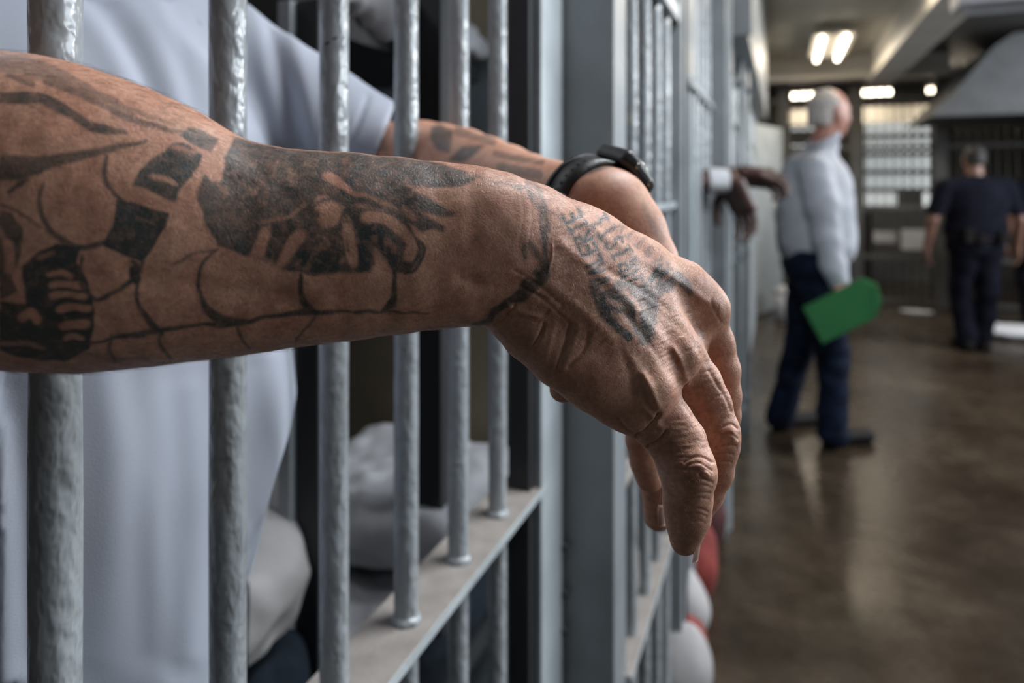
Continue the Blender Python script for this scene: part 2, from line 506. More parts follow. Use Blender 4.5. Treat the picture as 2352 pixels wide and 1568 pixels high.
# outer wall on the right with three tall windows
wr = MB()
op = [(.4, 3.8, 1.8, 2.7), (4.0, 6.3, 1.8, 2.7)]
y = -2.2
for (a, c, z0, z1) in op:
    wr.box(3.7, 3.8, y, a, 0, CEIL); wr.box(3.7, 3.8, a, c, 0, z0 - .2); y = c
wr.box(3.7, 3.8, y, 12.6, 0, CEIL)
tag(wr.build('wall_right', M['wall_dark'], None), kind='structure')

# ---------------------------------------------------------------- cell interiors
def struct(name, mat, *a, **k): return tag(box(name, mat, None, *a, **k), kind='structure')
struct('wall_cell_divider', M['wall_blue'], -2.8, -.43, 1.50, 1.56, 0, CEIL)
struct('wall_cell_divider.001', M['wall_dark'], -2.8, -.43, 3.1, 3.16, 0, CEIL)
struct('wall_cell_divider.002', M['wall_dark'], -2.8, -.43, 4.9, 4.96, 0, CEIL)
struct('wall_cell_divider.003', M['wall_dark'], -2.8, -.43, -1.1, -1.04, 0, CEIL)
struct('trim_3', M['wall_olive'], -2.8, -.47, 1.478, 1.50, .5, 1.17)     # brown painted dado on the divider
struct('trim_4', M['wall_olive'], -2.8, -.47, 1.478, 1.50, 1.62, CEIL)

# bunk bed against the divider
bunk = empty('bunk_bed', (-1.15, 1.0, 0), 'grey steel bunk bed inside the near cell behind the bars', 'bed')
PX = -.62
def bp(n, mat, *a, **k): return box(n, M[mat], bunk, *a, **k)
for x in (-.60, -1.95):
    bp('post', 'steel_dark_shade', x - .028, x + .028, 1.10, 1.156, 0, 1.95, bev=.004)
bp('post', 'steel_light', -.662, -.640, .775, .83, 0, 1.58, bev=.002)
bp('post', 'steel_dark_shade', -.638, -.600, .785, .83, 0, 1.58, bev=.002)
bp('platform', 'steel_dark_shade', -2.0, -.56, .80, 1.46, .38, .425)
bp('platform', 'steel_dark_shade', -2.0, -.66, .80, 1.46, 1.56, 1.60)

def cloth_slab(name, mat, x0, x1, y0, y1, z0, z1, amp, seed, label, cat, vox=.007, rad=.03):
    s = SDF(); c = [(x0 + x1) / 2, (y0 + y1) / 2, (z0 + z1) / 2]
    s.boxr(c, [(x1 - x0) / 2, (y1 - y0) / 2, (z1 - z0) / 2], None, rad)
    o = sdf_object(name, s, vox, mat, None, lambda P: amp * (.8 * vnoise(P, 22, seed) + .5 * vnoise(P, 55, seed + 1) + .25 * vnoise(P, 120, seed + 2)))
    tag(o, label, cat); return o
cloth_slab('mattress', M['blanket'], -1.95, -.56, .82, 1.45, .425, .51, .002, 3, 'dark mattress on the lower bunk of the near cell', 'mattress')
cloth_slab('bed_sheet', M['white_cloth'], -1.9, -.60, .84, 1.43, .53, .60, .018, 11, 'rumpled white sheet spread over the lower bunk behind the bars', 'bedding')
cloth_slab('pillow', M['white_cloth'], -.95, -.52, 1.02, 1.44, .62, .745, .010, 15, 'white pillow at the near end of the lower bunk', 'pillow', rad=.06)
cloth_slab('bed_sheet', M['white_cloth'], -1.6, -.62, .86, 1.46, 1.60, 1.67, .022, 21, 'bunched white sheet hanging over the edge of the upper bunk', 'bedding')
cloth_slab('blanket', M['blanket'], -1.3, -.60, .665, .80, .0, .70, .006, 31, 'dark stack of folded blankets beside the lower bunk, under the linen bundle', 'bedding', rad=.05)
s = SDF()
s.ell([-.95, .72, .79], [.30, .15, .085], k=.05).ell([-.71, .70, .78], [.13, .12, .08], k=.05).ell([-1.15, .72, .80], [.22, .15, .09], k=.05)
o = sdf_object('laundry_bundle', s, .006, M['grey_cloth'], None, lambda P: .008 * vnoise(P, 24, 41) + .006 * vnoise(P, 62, 42) + .003 * vnoise(P, 120, 43))
tag(o, 'grey white bundle of crumpled linen on dark blankets beside the white shirt', 'laundry')

# ---------------------------------------------------------------- the near cell front
SP = .1218; Y1 = .2492
front = empty('cell_front', (-D, 0, 0), 'near cell front of round grey painted bars with a wide taupe ledge', 'bars')
def bar(parent, x, y, r, z0, z1, mat='bar', n=28, seed=0):
    m = MB(); rr = np.random.RandomState(seed)
    zs = np.linspace(z0, z1, 40); pts = [(x, y, z) for z in zs]
    m.tube(pts, [r * (1 + .012 * rr.normal()) for _ in zs], n)
    # weld collar where it stands on the ledge
    return m.build('bar', M[mat], parent)
LZ = .872
mled = MB()
mled.box(-.398, -.329, -.45, Yat(1212, -.36), LZ - .012, LZ, .0015)
led = mled.build('ledge', [M['ledge'], M['ledge_edge']], front)
for p in led.data.polygons:
    if abs(p.normal.z) < .9: p.material_index = 1
for k in range(-4, 6):
    m = MB(); y = Y1 + k * SP
    m.tube([(-D, y, LZ - .001), (-D, y, LZ + .004), (-D, y, LZ + .008)], [.0165, .0150, .0125], 24)
    m.build('weld_collar', M['bar'], bar(front, -D, y, .0124, .06, 2.42, seed=k + 10))
box('top_rail', M['steel'], front, -.40, -.32, -.45, 1.2, 2.42, 2.50, .002)
box('bottom_rail', M['steel'], front, -.40, -.32, -.45, 1.2, .0, .06, .002)
# shaded slot, channel and broad post at the end of the front
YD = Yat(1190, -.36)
box('gap_shade', M['steel_dark_shade'], front, Xat(1167, YD), Xat(1216, YD), YD, YD + .05, 0, 2.6)  # black strip painted in for the shadowed gap beside the channel
YA = Yat(1243, -.33)
box('channel_side', M['steel'], front, Xat(1213, YA), -.3302, YA, YA + .004, 0, 2.6)
box('channel', M['steel_light'], front, -.36, -.33, YA + .004, Yat(1292, -.33), 0, 2.6, .003)
YB = Yat(1296, -.33) + .002
box('door_post', M['steel'], front, -.345, Xat(1411, YB), YB, YB + .09, 0, 2.6, .003)
for z in (.735, .66, .60):
    m = MB(); zz = W(1296, 0, 1)[2]
    m.tube([(-.331, YB - .012, z), (-.322, YB - .012, z)], .006, 12)
    m.build('bolt', M['steel_dark_shade'], front)

# ---------------------------------------------------------------- sliding gate beside it
GX = -.262
gate = empty('sliding_gate', (GX, 1.25, 0), 'barred sliding gate between the broad grey post and the narrow far post', 'gate')
YG0 = YB + .09
gy = [Yat(p, GX) for p in (1420, 1450, 1481, 1507, 1528)]
for k, y in enumerate(gy): bar(gate, GX, y, .0115, .04, 1.74, 'bar', 20, 40 + k)
YC = Yat(1534, -.272)
box('rail', M['steel_light'], gate, GX - .022, GX + .020, YG0, YC, 1.735, 1.775, .002)
box('rail', M['steel_light'], gate, GX - .03, GX + .012, YG0, YC, 1.262, 1.276, .002)
o = box('rail', M['ledge'], gate, GX - .035, GX + .014, YG0, YC, .80, .812, .002)
m = MB(); m.box(GX - .045, GX + .024, YG0, YC, .466, .480, .0015)
led = m.build('ledge', [M['ledge'], M['ledge_edge']], gate)
for p in led.data.polygons:
    if abs(p.normal.z) < .9: p.material_index = 1
box('top_panel', M['steel'], gate, GX - .012, GX + .006, YG0, YC, 1.775, 2.6)
box('end_post', M['steel'], gate, Xat(1532, YC), Xat(1566, YC), YC, YC + .05, 0, 2.6, .002)
box('end_strip', M['steel_dark_shade'], gate, Xat(1567, YC + .06), Xat(1577, YC + .06), YC + .06, YC + .08, 0, 2.6)

# ---------------------------------------------------------------- the cell fronts farther on
def cell_run(name, label, y0, y1, plane, ys, brk, barn, post_px, top=1.925, pf=.42):
    root = empty(name, (plane, y0, 0), label, 'bars', 'cell fronts farther down the corridor')
    box('panel', M['panel'], root, plane - .03, plane, y0, y0 + (y1 - y0) * pf, 0, brk - .008, .002)
    box('panel', M['panel'], root, plane - .03, plane, y0, y0 + (y1 - y0) * pf, brk + .008, top, .002)
    if ys is None: box('recess', M['steel_dark_shade'], root, plane - .05, plane - .03, y0 + .02, y1 - .02, 0, top)
    for k, yy in enumerate(ys if ys else [y0 + (y1 - y0) * (.5 + .46 * k / max(1, barn - 1)) for k in range(barn)]):
        bar(root, plane - .008, yy, .0115, .02, top, 'bar', 14, 60 + k)
    box('rail', M['steel_light'], root, plane - .03, plane + .012, y0 + .1, y1 - .02, brk, brk + .02)
    box('post', M['steel'], root, Xat(post_px[0], y1), Xat(post_px[1], y1), y1, y1 + .07, 0, top, .003)
    box('post_edge', M['steel_light'], root, Xat(post_px[1], y1) - .002, Xat(post_px[1], y1) + .012, y1 + .07, y1 + .11, 0, top, .002)
    return root
PL = -.245
ya = YC + .10; yb = Yat(1623, -.262)
cell_run('cell_front', 'second cell front where brown hands rest outside the bars', ya, yb, PL, [2.18, 2.30, 2.445, 2.58, 2.70], 1.60, 4, (1622, 1668), 2.115, (2.15 - ya) / (yb - ya))
print('fronts', ya, yb)
yc = max(yb + .12, 2.96); yd = Yat(1690, -.25)
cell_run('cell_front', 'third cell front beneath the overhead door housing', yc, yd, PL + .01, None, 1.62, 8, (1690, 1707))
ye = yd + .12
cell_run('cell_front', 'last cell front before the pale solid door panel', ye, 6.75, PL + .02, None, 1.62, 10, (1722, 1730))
# upright pipes clamped in front of the bars
for px, xx, r, lab in ((1676, -.215, .013, 'slim grey upright conduit before the third cell front'), (1700, -.19, .016, 'pale grey upright pipe standing nearest the corridor floor'), (1713, -.175, .018, 'grey upright pipe just left of the pale door panel')):
    y = Yat(px, xx); m = MB(); m.tube([(xx, y, 0), (xx, y, 1.3), (xx, y, 2.3)], r, 16)
    root = empty('conduit_pipe', (xx, y, 0), lab, 'pipe')
    m.build('pipe', M['steel_light'], root)
    for z in (.2, .95, 1.16, 1.8): box('clamp', M['steel'], root, xx - .035, xx + .02, y - .025, y + .025, z, z + .03, .004)
# overhead housing of the sliding doors
hs = empty('door_housing', (-.3, 4.5, 1.95), 'long grey steel box over the far cell doors', 'housing')
box('case', M['steel'], hs, -.50, -.125, 2.95, 6.7, 1.93, 2.62, .01)
box('cover_edge', M['steel_light'], hs, -.13, -.112, 2.95, 6.7, 2.56, 2.64, .003)
box('cover_edge', M['steel'], hs, -.50, -.112, 2.93, 2.95, 1.93, 2.62, .003)
hs2 = empty('door_housing', (-.3, 2.0, 2.2), 'nearer grey steel lintel box above the second cell', 'housing')
box('case', M['steel'], hs2, -.45, -.20, YC + .06, 2.9, 2.12, 2.62, .01)
# pale solid door standing open
dr = tag(box('door_1', M['steel_light'], None, -.30, -.26, 6.75, 8.1, 0, 2.15, .003), kind='structure')
dd = empty('door_panel', (-.1, 6.9, 0), 'pale blue grey solid steel door at the far end of the cells', 'door')
y0 = 6.85
m = MB(); p0 = W(1727, 725, 6.75); p1 = W(1790, 700, 7.35)
m.prism([(p0.x, p0.y), (p1.x, p1.y), (p1.x + .03, p1.y + .04), (p0.x + .03, p0.y + .04)], 'z', .02, 1.93)
m.build('leaf', M['steel_light'], dd)
m = MB(); h = W(1783, 500, 7.2); m.tube([(h.x, h.y - .05, 1.0), (h.x, h.y - .05, 1.12)], .012, 8); m.build('handle', M['metal'], dd)

# ---------------------------------------------------------------- ceiling lamps
def lamp(name, label, x, y, z, L, power, tubes=2, wdt=.34, group=None, col=(1.0, .84, .64), tm='tube'):
    r = empty(name, (x, y, z), label, 'lamp', group)
    m = MB(); m.prism([(x - wdt / 2, z), (x - wdt / 2 + .02, z + .07), (x + wdt / 2 - .02, z + .07), (x + wdt / 2, z)], 'y', y - L / 2, y + L / 2)
    m.build('lamp_body', M['beam'], r)
    for k in range(tubes):
        xx = x + (k - (tubes - 1) / 2) * .19
        m = MB(); m.tube([(xx, y - L / 2 + .02, z - .03), (xx, y + L / 2 - .02, z - .03)], .020, 12); m.build('lamp_tube', M[tm], r)
    l = area('lamp_light', (x, y, z - .075), (x, y, 0), .3, L, power, col); l.parent = r; l.matrix_parent_inverse = Matrix.Translation(-Vector(r.location))
    return r
lp = W(1918, 110, 6.25)
lamp('ceiling_light', 'two-tube fluorescent lamp glowing on the beige ceiling', lp.x - .03, 7.05, 2.62, 1.15, 22)
M['tube_added'] = emission('added_lamp_tube', (.93, .97, 1.0), 5)
lamp('ceiling_light', 'unseen two-tube lamp added outside the frame to top-light the hands', .42, 1.20, 2.62, 1.15, 44, col=(.93, .96, 1.0), tm='tube_added')  # added out of view, lights the arms from above
lamp('ceiling_light', 'unseen two-tube lamp added outside the frame to light the corridor floor', .62, 4.35, 2.62, 1.15, 12)  # added out of view for the light on the corridor floor
lamp('ceiling_light', 'unseen lamp added in the near cell to brighten its interior', -1.5, .75, 2.62, 1.0, 7, col=(.93, .96, 1.0), tm='tube_added')  # added unseen fill for the dark cell interior
lp2 = W(2035, 12, 4.9)
r = empty('smoke_detector', (lp2.x, lp2.y, CEIL), 'small round pale fitting on the ceiling above the glowing lamp', 'detector')
m = MB(); m.tube([(lp2.x, lp2.y, CEIL), (lp2.x, lp2.y, CEIL - .03), (lp2.x, lp2.y, CEIL - .05)], [.09, .085, .05], 24); m.build('shell', M['white_cloth'], r)
# pale fitting at the top right and the conduit
q0 = W(2200, 10, 3.1); q1 = W(2352, 4, 3.6)
r = empty('ceiling_light', (q0.x + .3, q0.y, 2.5), 'unlit pale lamp housing hanging under the dark ceiling at the upper right', 'lamp')
m = MB(); m.box(q0.x, q0.x + 1.3, q0.y - .05, q0.y + .16, q0.z - .01, q0.z + .06, .01); m.build('lamp_body', M['white_cloth'], r)
m = MB(); m.tube([(q0.x + .05, q0.y + .05, q0.z - .03), (q0.x + 1.25, q0.y + .05, q0.z - .03)], .014, 12); m.build('lamp_tube', M['white_cloth'], r)
m = MB()
m.tube([(1.16, -1, 2.60), (1.16, 8.0, 2.60)], .018, 10)
tag(m.build('conduit_pipe', M['wall_dark'], None), 'dark conduit running along the ceiling beam', 'pipe')

# ---------------------------------------------------------------- the far end: grille, window, lamps behind
grille = empty('bar_grille', (0, 8.6, 0), 'dark full-height grille of bars across the far end of the corridor', 'bars')
GY = 8.6
for k in range(46):
    x = -.25 + k * .088
    m = MB(); m.tube([(x, GY, 0), (x, GY, 2.67)], .010, 8); m.build('bar', M['wall_dark'], grille)
for z in (.02, .50, 1.05, 1.72, 2.28):
    box('crossbar', M['wall_dark'], grille, -.3, 3.65, GY - .02, GY + .02, z, z + .045)
for px in (1800, 1968, 2118 + 42):
    x = Xat(px, GY); box('post', M['wall_dark'], grille, x - .06, x + .06, GY - .04, GY + .04, 0, 2.67)
BY = 10.6
x0, x1 = Xat(1985, BY), Xat(2139, BY)
zt, zb = W(2050, 272, (BY * cs - Xat(2050, BY) * sn)).z, W(2050, 478, (BY * cs - Xat(2050, BY) * sn)).z
win = empty('window_1', (x0, BY, zb)); win['kind'] = 'structure'
hh = (zt - zb) / 5
box('frame', M['wall_dark'], win, x0 - .08, x1 + .08, BY + .03, BY + .06, zb - .08, zt + .08)
for r_ in range(5):
    for c_ in range(8):
        w_ = (x1 - x0) / 8
        if r_ == 0 and 4 <= c_ <= 6: continue
        box('pane', M['pane'], win, x0 + c_ * w_ + .012, x0 + (c_ + 1) * w_ - .012, BY, BY + .02, zb + r_ * hh + .035, zb + (r_ + 1) * hh - .03)
x2, x3 = Xat(1815, BY), Xat(1960, BY)
win2 = empty('window_2', (x2, BY, zb)); win2['kind'] = 'structure'
box('frame', M['wall_dark'], win2, x2 - .05, x3, BY + .03, BY + .06, zb, zt + .1)
for r_ in range(1, 5):
    box('pane', M['pane'], win2, x2, x3 - .25, BY, BY + .02, zb + r_ * hh + .12, zb + (r_ + 1) * hh - .09)
tag(box('wall_beyond', M['wall_dark'], None, -.6, 3.7, 11.2, 11.3, 0, CEIL - .05), kind='structure')
# beige valance under the far lamps
v0, v1 = Xat(1805, 9.6), Xat(2250, 9.6)
cu = empty('hanging_panel', (v0, 9.6, 2.67), 'beige hanging panel behind the far grille below the row of lamps', 'panel')
box('panel', M['ceil'], cu, v0, v1, 9.6, 9.63, W(2000, 292, 9.2).z, 2.3)
for q in (.1, .5, .9):
    xx = v0 + (v1 - v0) * q; m = MB(); m.tube([(xx, 9.615, 2.29), (xx, 9.615, 2.68)], .008, 8); m.build('hanger_rod', M['wall_dark'], cu)
for (pa, pb, lab) in ((1815, 1874, 'glowing lamp tube behind the head of the white-haired man'), (1952, 2046, 'long glowing lamp tube over the far grille beside the head'), (2132, 2235, 'dimmer glowing tube at the right of the far grille')):
    y = 9.3; xa, xb = Xat(pa, y), Xat(pb, y); z = W(2000, 236, y * cs + .5).z
    r = empty('ceiling_light', ((xa + xb) / 2, y, z), lab, 'lamp', 'lamps behind the far grille')
    m = MB(); m.tube([(xa, y, z), (xb, y, z)], .045, 12); m.build('lamp_tube', M['tube'], r)
    box('lamp_body', M['beam'], r, xa, xb, y - .03, y + .1, z + .05, z + .1)
    for q in (.15, .85):
        m = MB(); m.tube([(xa + (xb - xa) * q, y, z + .09), (xa + (xb - xa) * q, y, 2.68)], .008, 8); m.build('hanger_rod', M['wall_dark'], r)
    l = area('lamp_light', ((xa + xb) / 2, y, z - .07), ((xa + xb) / 2, y, 0), xb - xa, .1, 5, (1.0, .86, .68)); l.parent = r; l.matrix_parent_inverse = Matrix.Translation(-Vector(r.location))
# grey rounded soffit on the right
yS = 7.0
s = SDF(); xa = Xat(2150, yS)
R_ = Matrix.Rotation(math.radians(0), 3, 'Y')
m = MB()
prof = [(xa - .05, 1.93), (3.6, 1.93), (3.6, 2.62), (Xat(2330, yS), 2.62), (Xat(2285, yS), 2.52), (Xat(2240, yS), 2.34), (Xat(2190, yS), 2.12)]
m.prism(prof, 'y', yS, yS + 1.3)
tag(m.build('stair_soffit', M['steel_dark_shade'] if False else flat('soffit_paint', (.085, .088, .092), .6), None), 'grey rounded soffit hanging at the right before the far grille', 'soffit')
# bench / cabinets and papers beyond
p = W(2104, 541, 8.2); p.x = Xat(2104, 8.57); p.y = 8.563
box('notice_board', M['white_cloth'], None, p.x - .14, p.x + .14, p.y, p.y + .02, p.z - .1, p.z + .12)
tag(bpy.data.objects['notice_board'], 'bright white sheet fixed to the far grille between the two men', 'paper')
p = W(2040, 535, 8.2); p.x = Xat(2035, 8.57); p.y = 8.563
box('notice_board.001', M['grey_cloth'], None, p.x - .12, p.x + .1, p.y, p.y + .02, p.z - .06, p.z + .06)
tag(bpy.data.objects['notice_board.001'], 'small grey sheet fixed to the far grille left of the bright one', 'paper')
m = MB(); p = W(2100, 480, 9.4)
m.box(p.x - .55, p.x + .45, p.y - .2, p.y + .2, 0, .95, .01); cb = m.build('cabinet', M['wall_dark'], None)
tag(cb, 'dark low cabinet behind the far grille under the bright window', 'cabinet')
# papers lying on the floor
for px, py, w_, lab, hgt in ((2105, 715, .16, 'small pale scrap of paper on the floor between the two men', .004), (2335, 775, .30, 'white crumpled cloth on the floor at the right edge', .05)):
    z = F * CAMZ / (py - HY); p = W(px, py, z)
    s = SDF(); s.ell([p.x, p.y, hgt], [w_, w_ * .6, hgt + .006], k=.01); s.plane([0, 0, .001], [0, 0, -1])
    o = sdf_object('paper_scrap' if hgt < .01 else 'floor_cloth', s, .008 if hgt > .01 else .004, M['white_cloth'], None, (lambda P: .008 * vnoise(P, 40, 5)) if hgt > .01 else None)
    tag(o, lab, 'paper' if hgt < .01 else 'cloth')
# waste bin by the pale door
p = W(1803, 720, 6.6)
r = empty('waste_bin', (p.x, p.y, 0), 'small white waste bin behind the man in jeans', 'bin')
m = MB(); m.tube([(p.x, p.y, 0), (p.x, p.y, .28)], [.085, .105], 24); m.build('bucket', M['white_cloth'], r)
m = MB(); m.tube([(p.x, p.y, .28), (p.x, p.y, .31), (p.x, p.y, .35)], [.11, .105, .03], 24); m.build('lid', M['white_cloth'], r)
# bundles along the foot of the cell fronts
for k, (px, py, rx, rh, mat, nm, lab) in enumerate((
    (1600, 1535, .075, .17, 'grey_cloth', 'laundry_bundle', 'white rounded laundry bundle nearest the lens on the floor by the gate'),
    (1601, 1465, .055, .13, 'red_cloth', 'folded_cloth', 'red folded cloth between the two white bundles'),
    (1598, 1400, .070, .20, 'grey_cloth', 'laundry_bundle', 'second white laundry bundle behind the nearest one'),
    (1622, 1290, .075, .24, 'red_cloth', 'folded_cloth', 'tall red folded cloth behind both white bundles'),
    (1645, 1200, .07, .18, 'maroon', 'folded_cloth', 'dark maroon cloth at the foot of the second cell front'))):
    z = F * (CAMZ - rh * .5) / (py - HY); p = W(px, py, z)
    s = SDF(); s.ell([p.x - .035, p.y, rh * .5], [rx, rx * 1.2, rh * .56], k=.01); s.plane([0, 0, .0], [0, 0, -1])
    o = sdf_object(nm, s, .006, M[mat], None, lambda P, k=k: .006 * vnoise(P, 40, 70 + k))
    tag(o, lab, 'laundry')

# ================================================================== the prisoner leaning on the bars
pris = empty('person', (-.62, .42, 0), 'person behind the bars in a white t-shirt with two tattooed forearms resting outside, hands hanging', 'person')
FL = .74                                     # depth flattening used for arm sections
def cz(px, py, z):                           # pixel + depth -> flattened lens space
    return np.array([(px - W_ / 2) / F * z, (HY - py) / F * z, z / FL])
class PS(SDF):
    """primitives given by pixel, depth and pixel radius"""
    def ch(s, pts, k=.004):
        A = [cz(p[0], p[1], p[2]) for p in pts]; R = [p[3] * p[2] / F for p in pts]
        return s.chain(A, R, k)
def back(V):
    V = V.copy(); V[:, 2] *= FL
    return cam2world(V)

# ---- near arm and hand
na = PS()
def zarm(px): return 1 / (1 / .275 + (px) / 1180.0 * (1 / .325 - 1 / .275))
st = [(-60, 468, 352), (0, 476, 355), (60, 486, 356), (120, 497, 350), (180, 508, 341), (240, 519, 328), (300, 529, 311), (350, 540, 294), (400, 551, 277), (450, 560, 262), (500, 566, 250), (560, 569, 239),
      (620, 569, 230), (700, 568, 221), (800, 565, 213), (900, 563, 202), (1000, 562, 190), (1060, 565, 182), (1120, 573, 172), (1180, 588, 160), (1240, 612, 148)]
na.ch([(p, y, zarm(p), r) for p, y, r in st], .002)
# ulnar/radial bone bump of the wrist
na.ell(cz(1130, 530, .314), [.022, .019, .018], k=.02)
# back of the hand: metacarpals
na.ch([(1215, 560, .333, 128), (1330, 600, .342, 116), (1440, 640, .354, 96), (1555, 682, .366, 76), (1618, 722, .372, 50)], .012)
na.ch([(1215, 600, .328, 132), (1350, 680, .334, 112), (1470, 760, .344, 88), (1562, 828, .350, 62)], .012)
na.ch([(1215, 640, .324, 124), (1330, 730, .326, 108), (1420, 820, .330, 92), (1490, 905, .334, 74)], .012)
na.ch([(1250, 600, .345, 120), (1420, 720, .360, 100), (1540, 800, .366, 80)], .012)          # palm mass
# thumb side: carpal knob, thenar bulge
na.ch([(1194, 733, .318, 42), (1218, 762, .317, 54), (1292, 822, .318, 60), (1374, 868, .322, 70), (1440, 912, .327, 66), (1478, 945, .332, 58)], .010)
na.cone(cz(1180, 735, .315), cz(1238, 765, .312), .0068, .0075, .008)
# knuckles
na.ell(cz(1628, 708, .366), [.0092, .0098, .0125], k=.012)
na.ell(cz(1562, 812, .338), [.0105, .0115, .013], k=.010)
na.ell(cz(1497, 893, .322), [.010, .011, .012], k=.010)
# index finger (nearest)
idx = [(1478, 930, .333, 68), (1524, 972, .332, 66), (1556, 1015, .331, 64), (1574, 1065, .330, 62), (1580, 1100, .330, 58), (1580, 1150, .331, 54), (1580, 1190, .332, 50), (1575, 1226, .333, 37), (1573, 1243, .333, 31)]
na.ch(idx, .003)
na.ell(cz(1588, 1082, .322), [.0095, .0095, .010], k=.008)
na.ell(cz(1592, 1082, .330), [.0092, .0085, .012], k=.006)
# middle finger
mid = [(1560, 835, .350, 60), (1602, 880, .350, 54), (1628, 930, .349, 51), (1646, 985, .348, 47), (1650, 1030, .348, 44), (1645, 1085, .349, 39), (1628, 1135, .350, 33), (1612, 1175, .350, 26)]
na.ch(mid, .003)
na.ell(cz(1662, 1004, .346), [.0068, .0078, .009], k=.006)
# ring finger
rng = [(1615, 730, .372, 50), (1640, 790, .373, 46), (1652, 850, .373, 46), (1662, 905, .373, 39), (1668, 955, .373, 32), (1660, 1005, .374, 28), (1645, 1060, .374, 24)]
na.ch(rng, .003)
# little finger, hidden behind the others
na.ch([(1590, 720, .390, 46), (1610, 800, .395, 40), (1620, 880, .395, 36), (1610, 950, .395, 30), (1590, 1000, .394, 26)], .003)
# thumb folded under the palm, its tip just showing
na.ch([(1250, 780, .335, 56), (1330, 850, .346, 46), (1314, 884, .350, 34), (1292, 893, .350, 30)], .002)
lo, hi = bounds(na, .012)
VX = .00060
V, Q = na.mesh(VX, lo, hi, None)
V = smooth_mesh(V, Q, 3, .5)
V = back(V)
PXY = world2px(V)
Nn = normals(V, Q)
if np.einsum('ij,ij->i', Nn, V - V.mean(0)).mean() < 0: Nn = -Nn; Q = Q[:, ::-1]
view = V - np.array([0, 0, CAMZ]); view /= np.linalg.norm(view, axis=1, keepdims=True)
facing = np.clip(-(Nn * view).sum(1), 0, 1)
fmask = np.clip(facing * 4, 0, 1)
# --- sculpt map (millimetres, outwards positive)
sc = new_map()
def groove(pts, w, d):
    P_ = spline(pts); xs = [p[0] for p in P_]; ys = [p[1] for p in P_]; pd = int(w * 2 + 6)
    a_, c_ = max(0, int(min(xs)) - pd), max(0, int(min(ys)) - pd); b_, e_ = min(MW, int(max(xs)) + pd), min(MH, int(max(ys)) + pd)
    if b_ <= a_ or e_ <= c_: return
    X, Y = np.meshgrid(np.arange(a_, b_), np.arange(c_, e_)); dm = np.full(X.shape, 1e9)
    for (x0, y0), (x1, y1) in zip(P_[:-1], P_[1:]):
        dx, dy = x1 - x0, y1 - y0; L = dx * dx + dy * dy + 1e-6
        h = np.clip(((X - x0) * dx + (Y - y0) * dy) / L, 0, 1)
        dm = np.minimum(dm, np.hypot(X - x0 - h * dx, Y - y0 - h * dy))
    sc[c_:e_, a_:b_] += d * np.exp(-(dm / (w * .5)) ** 2)

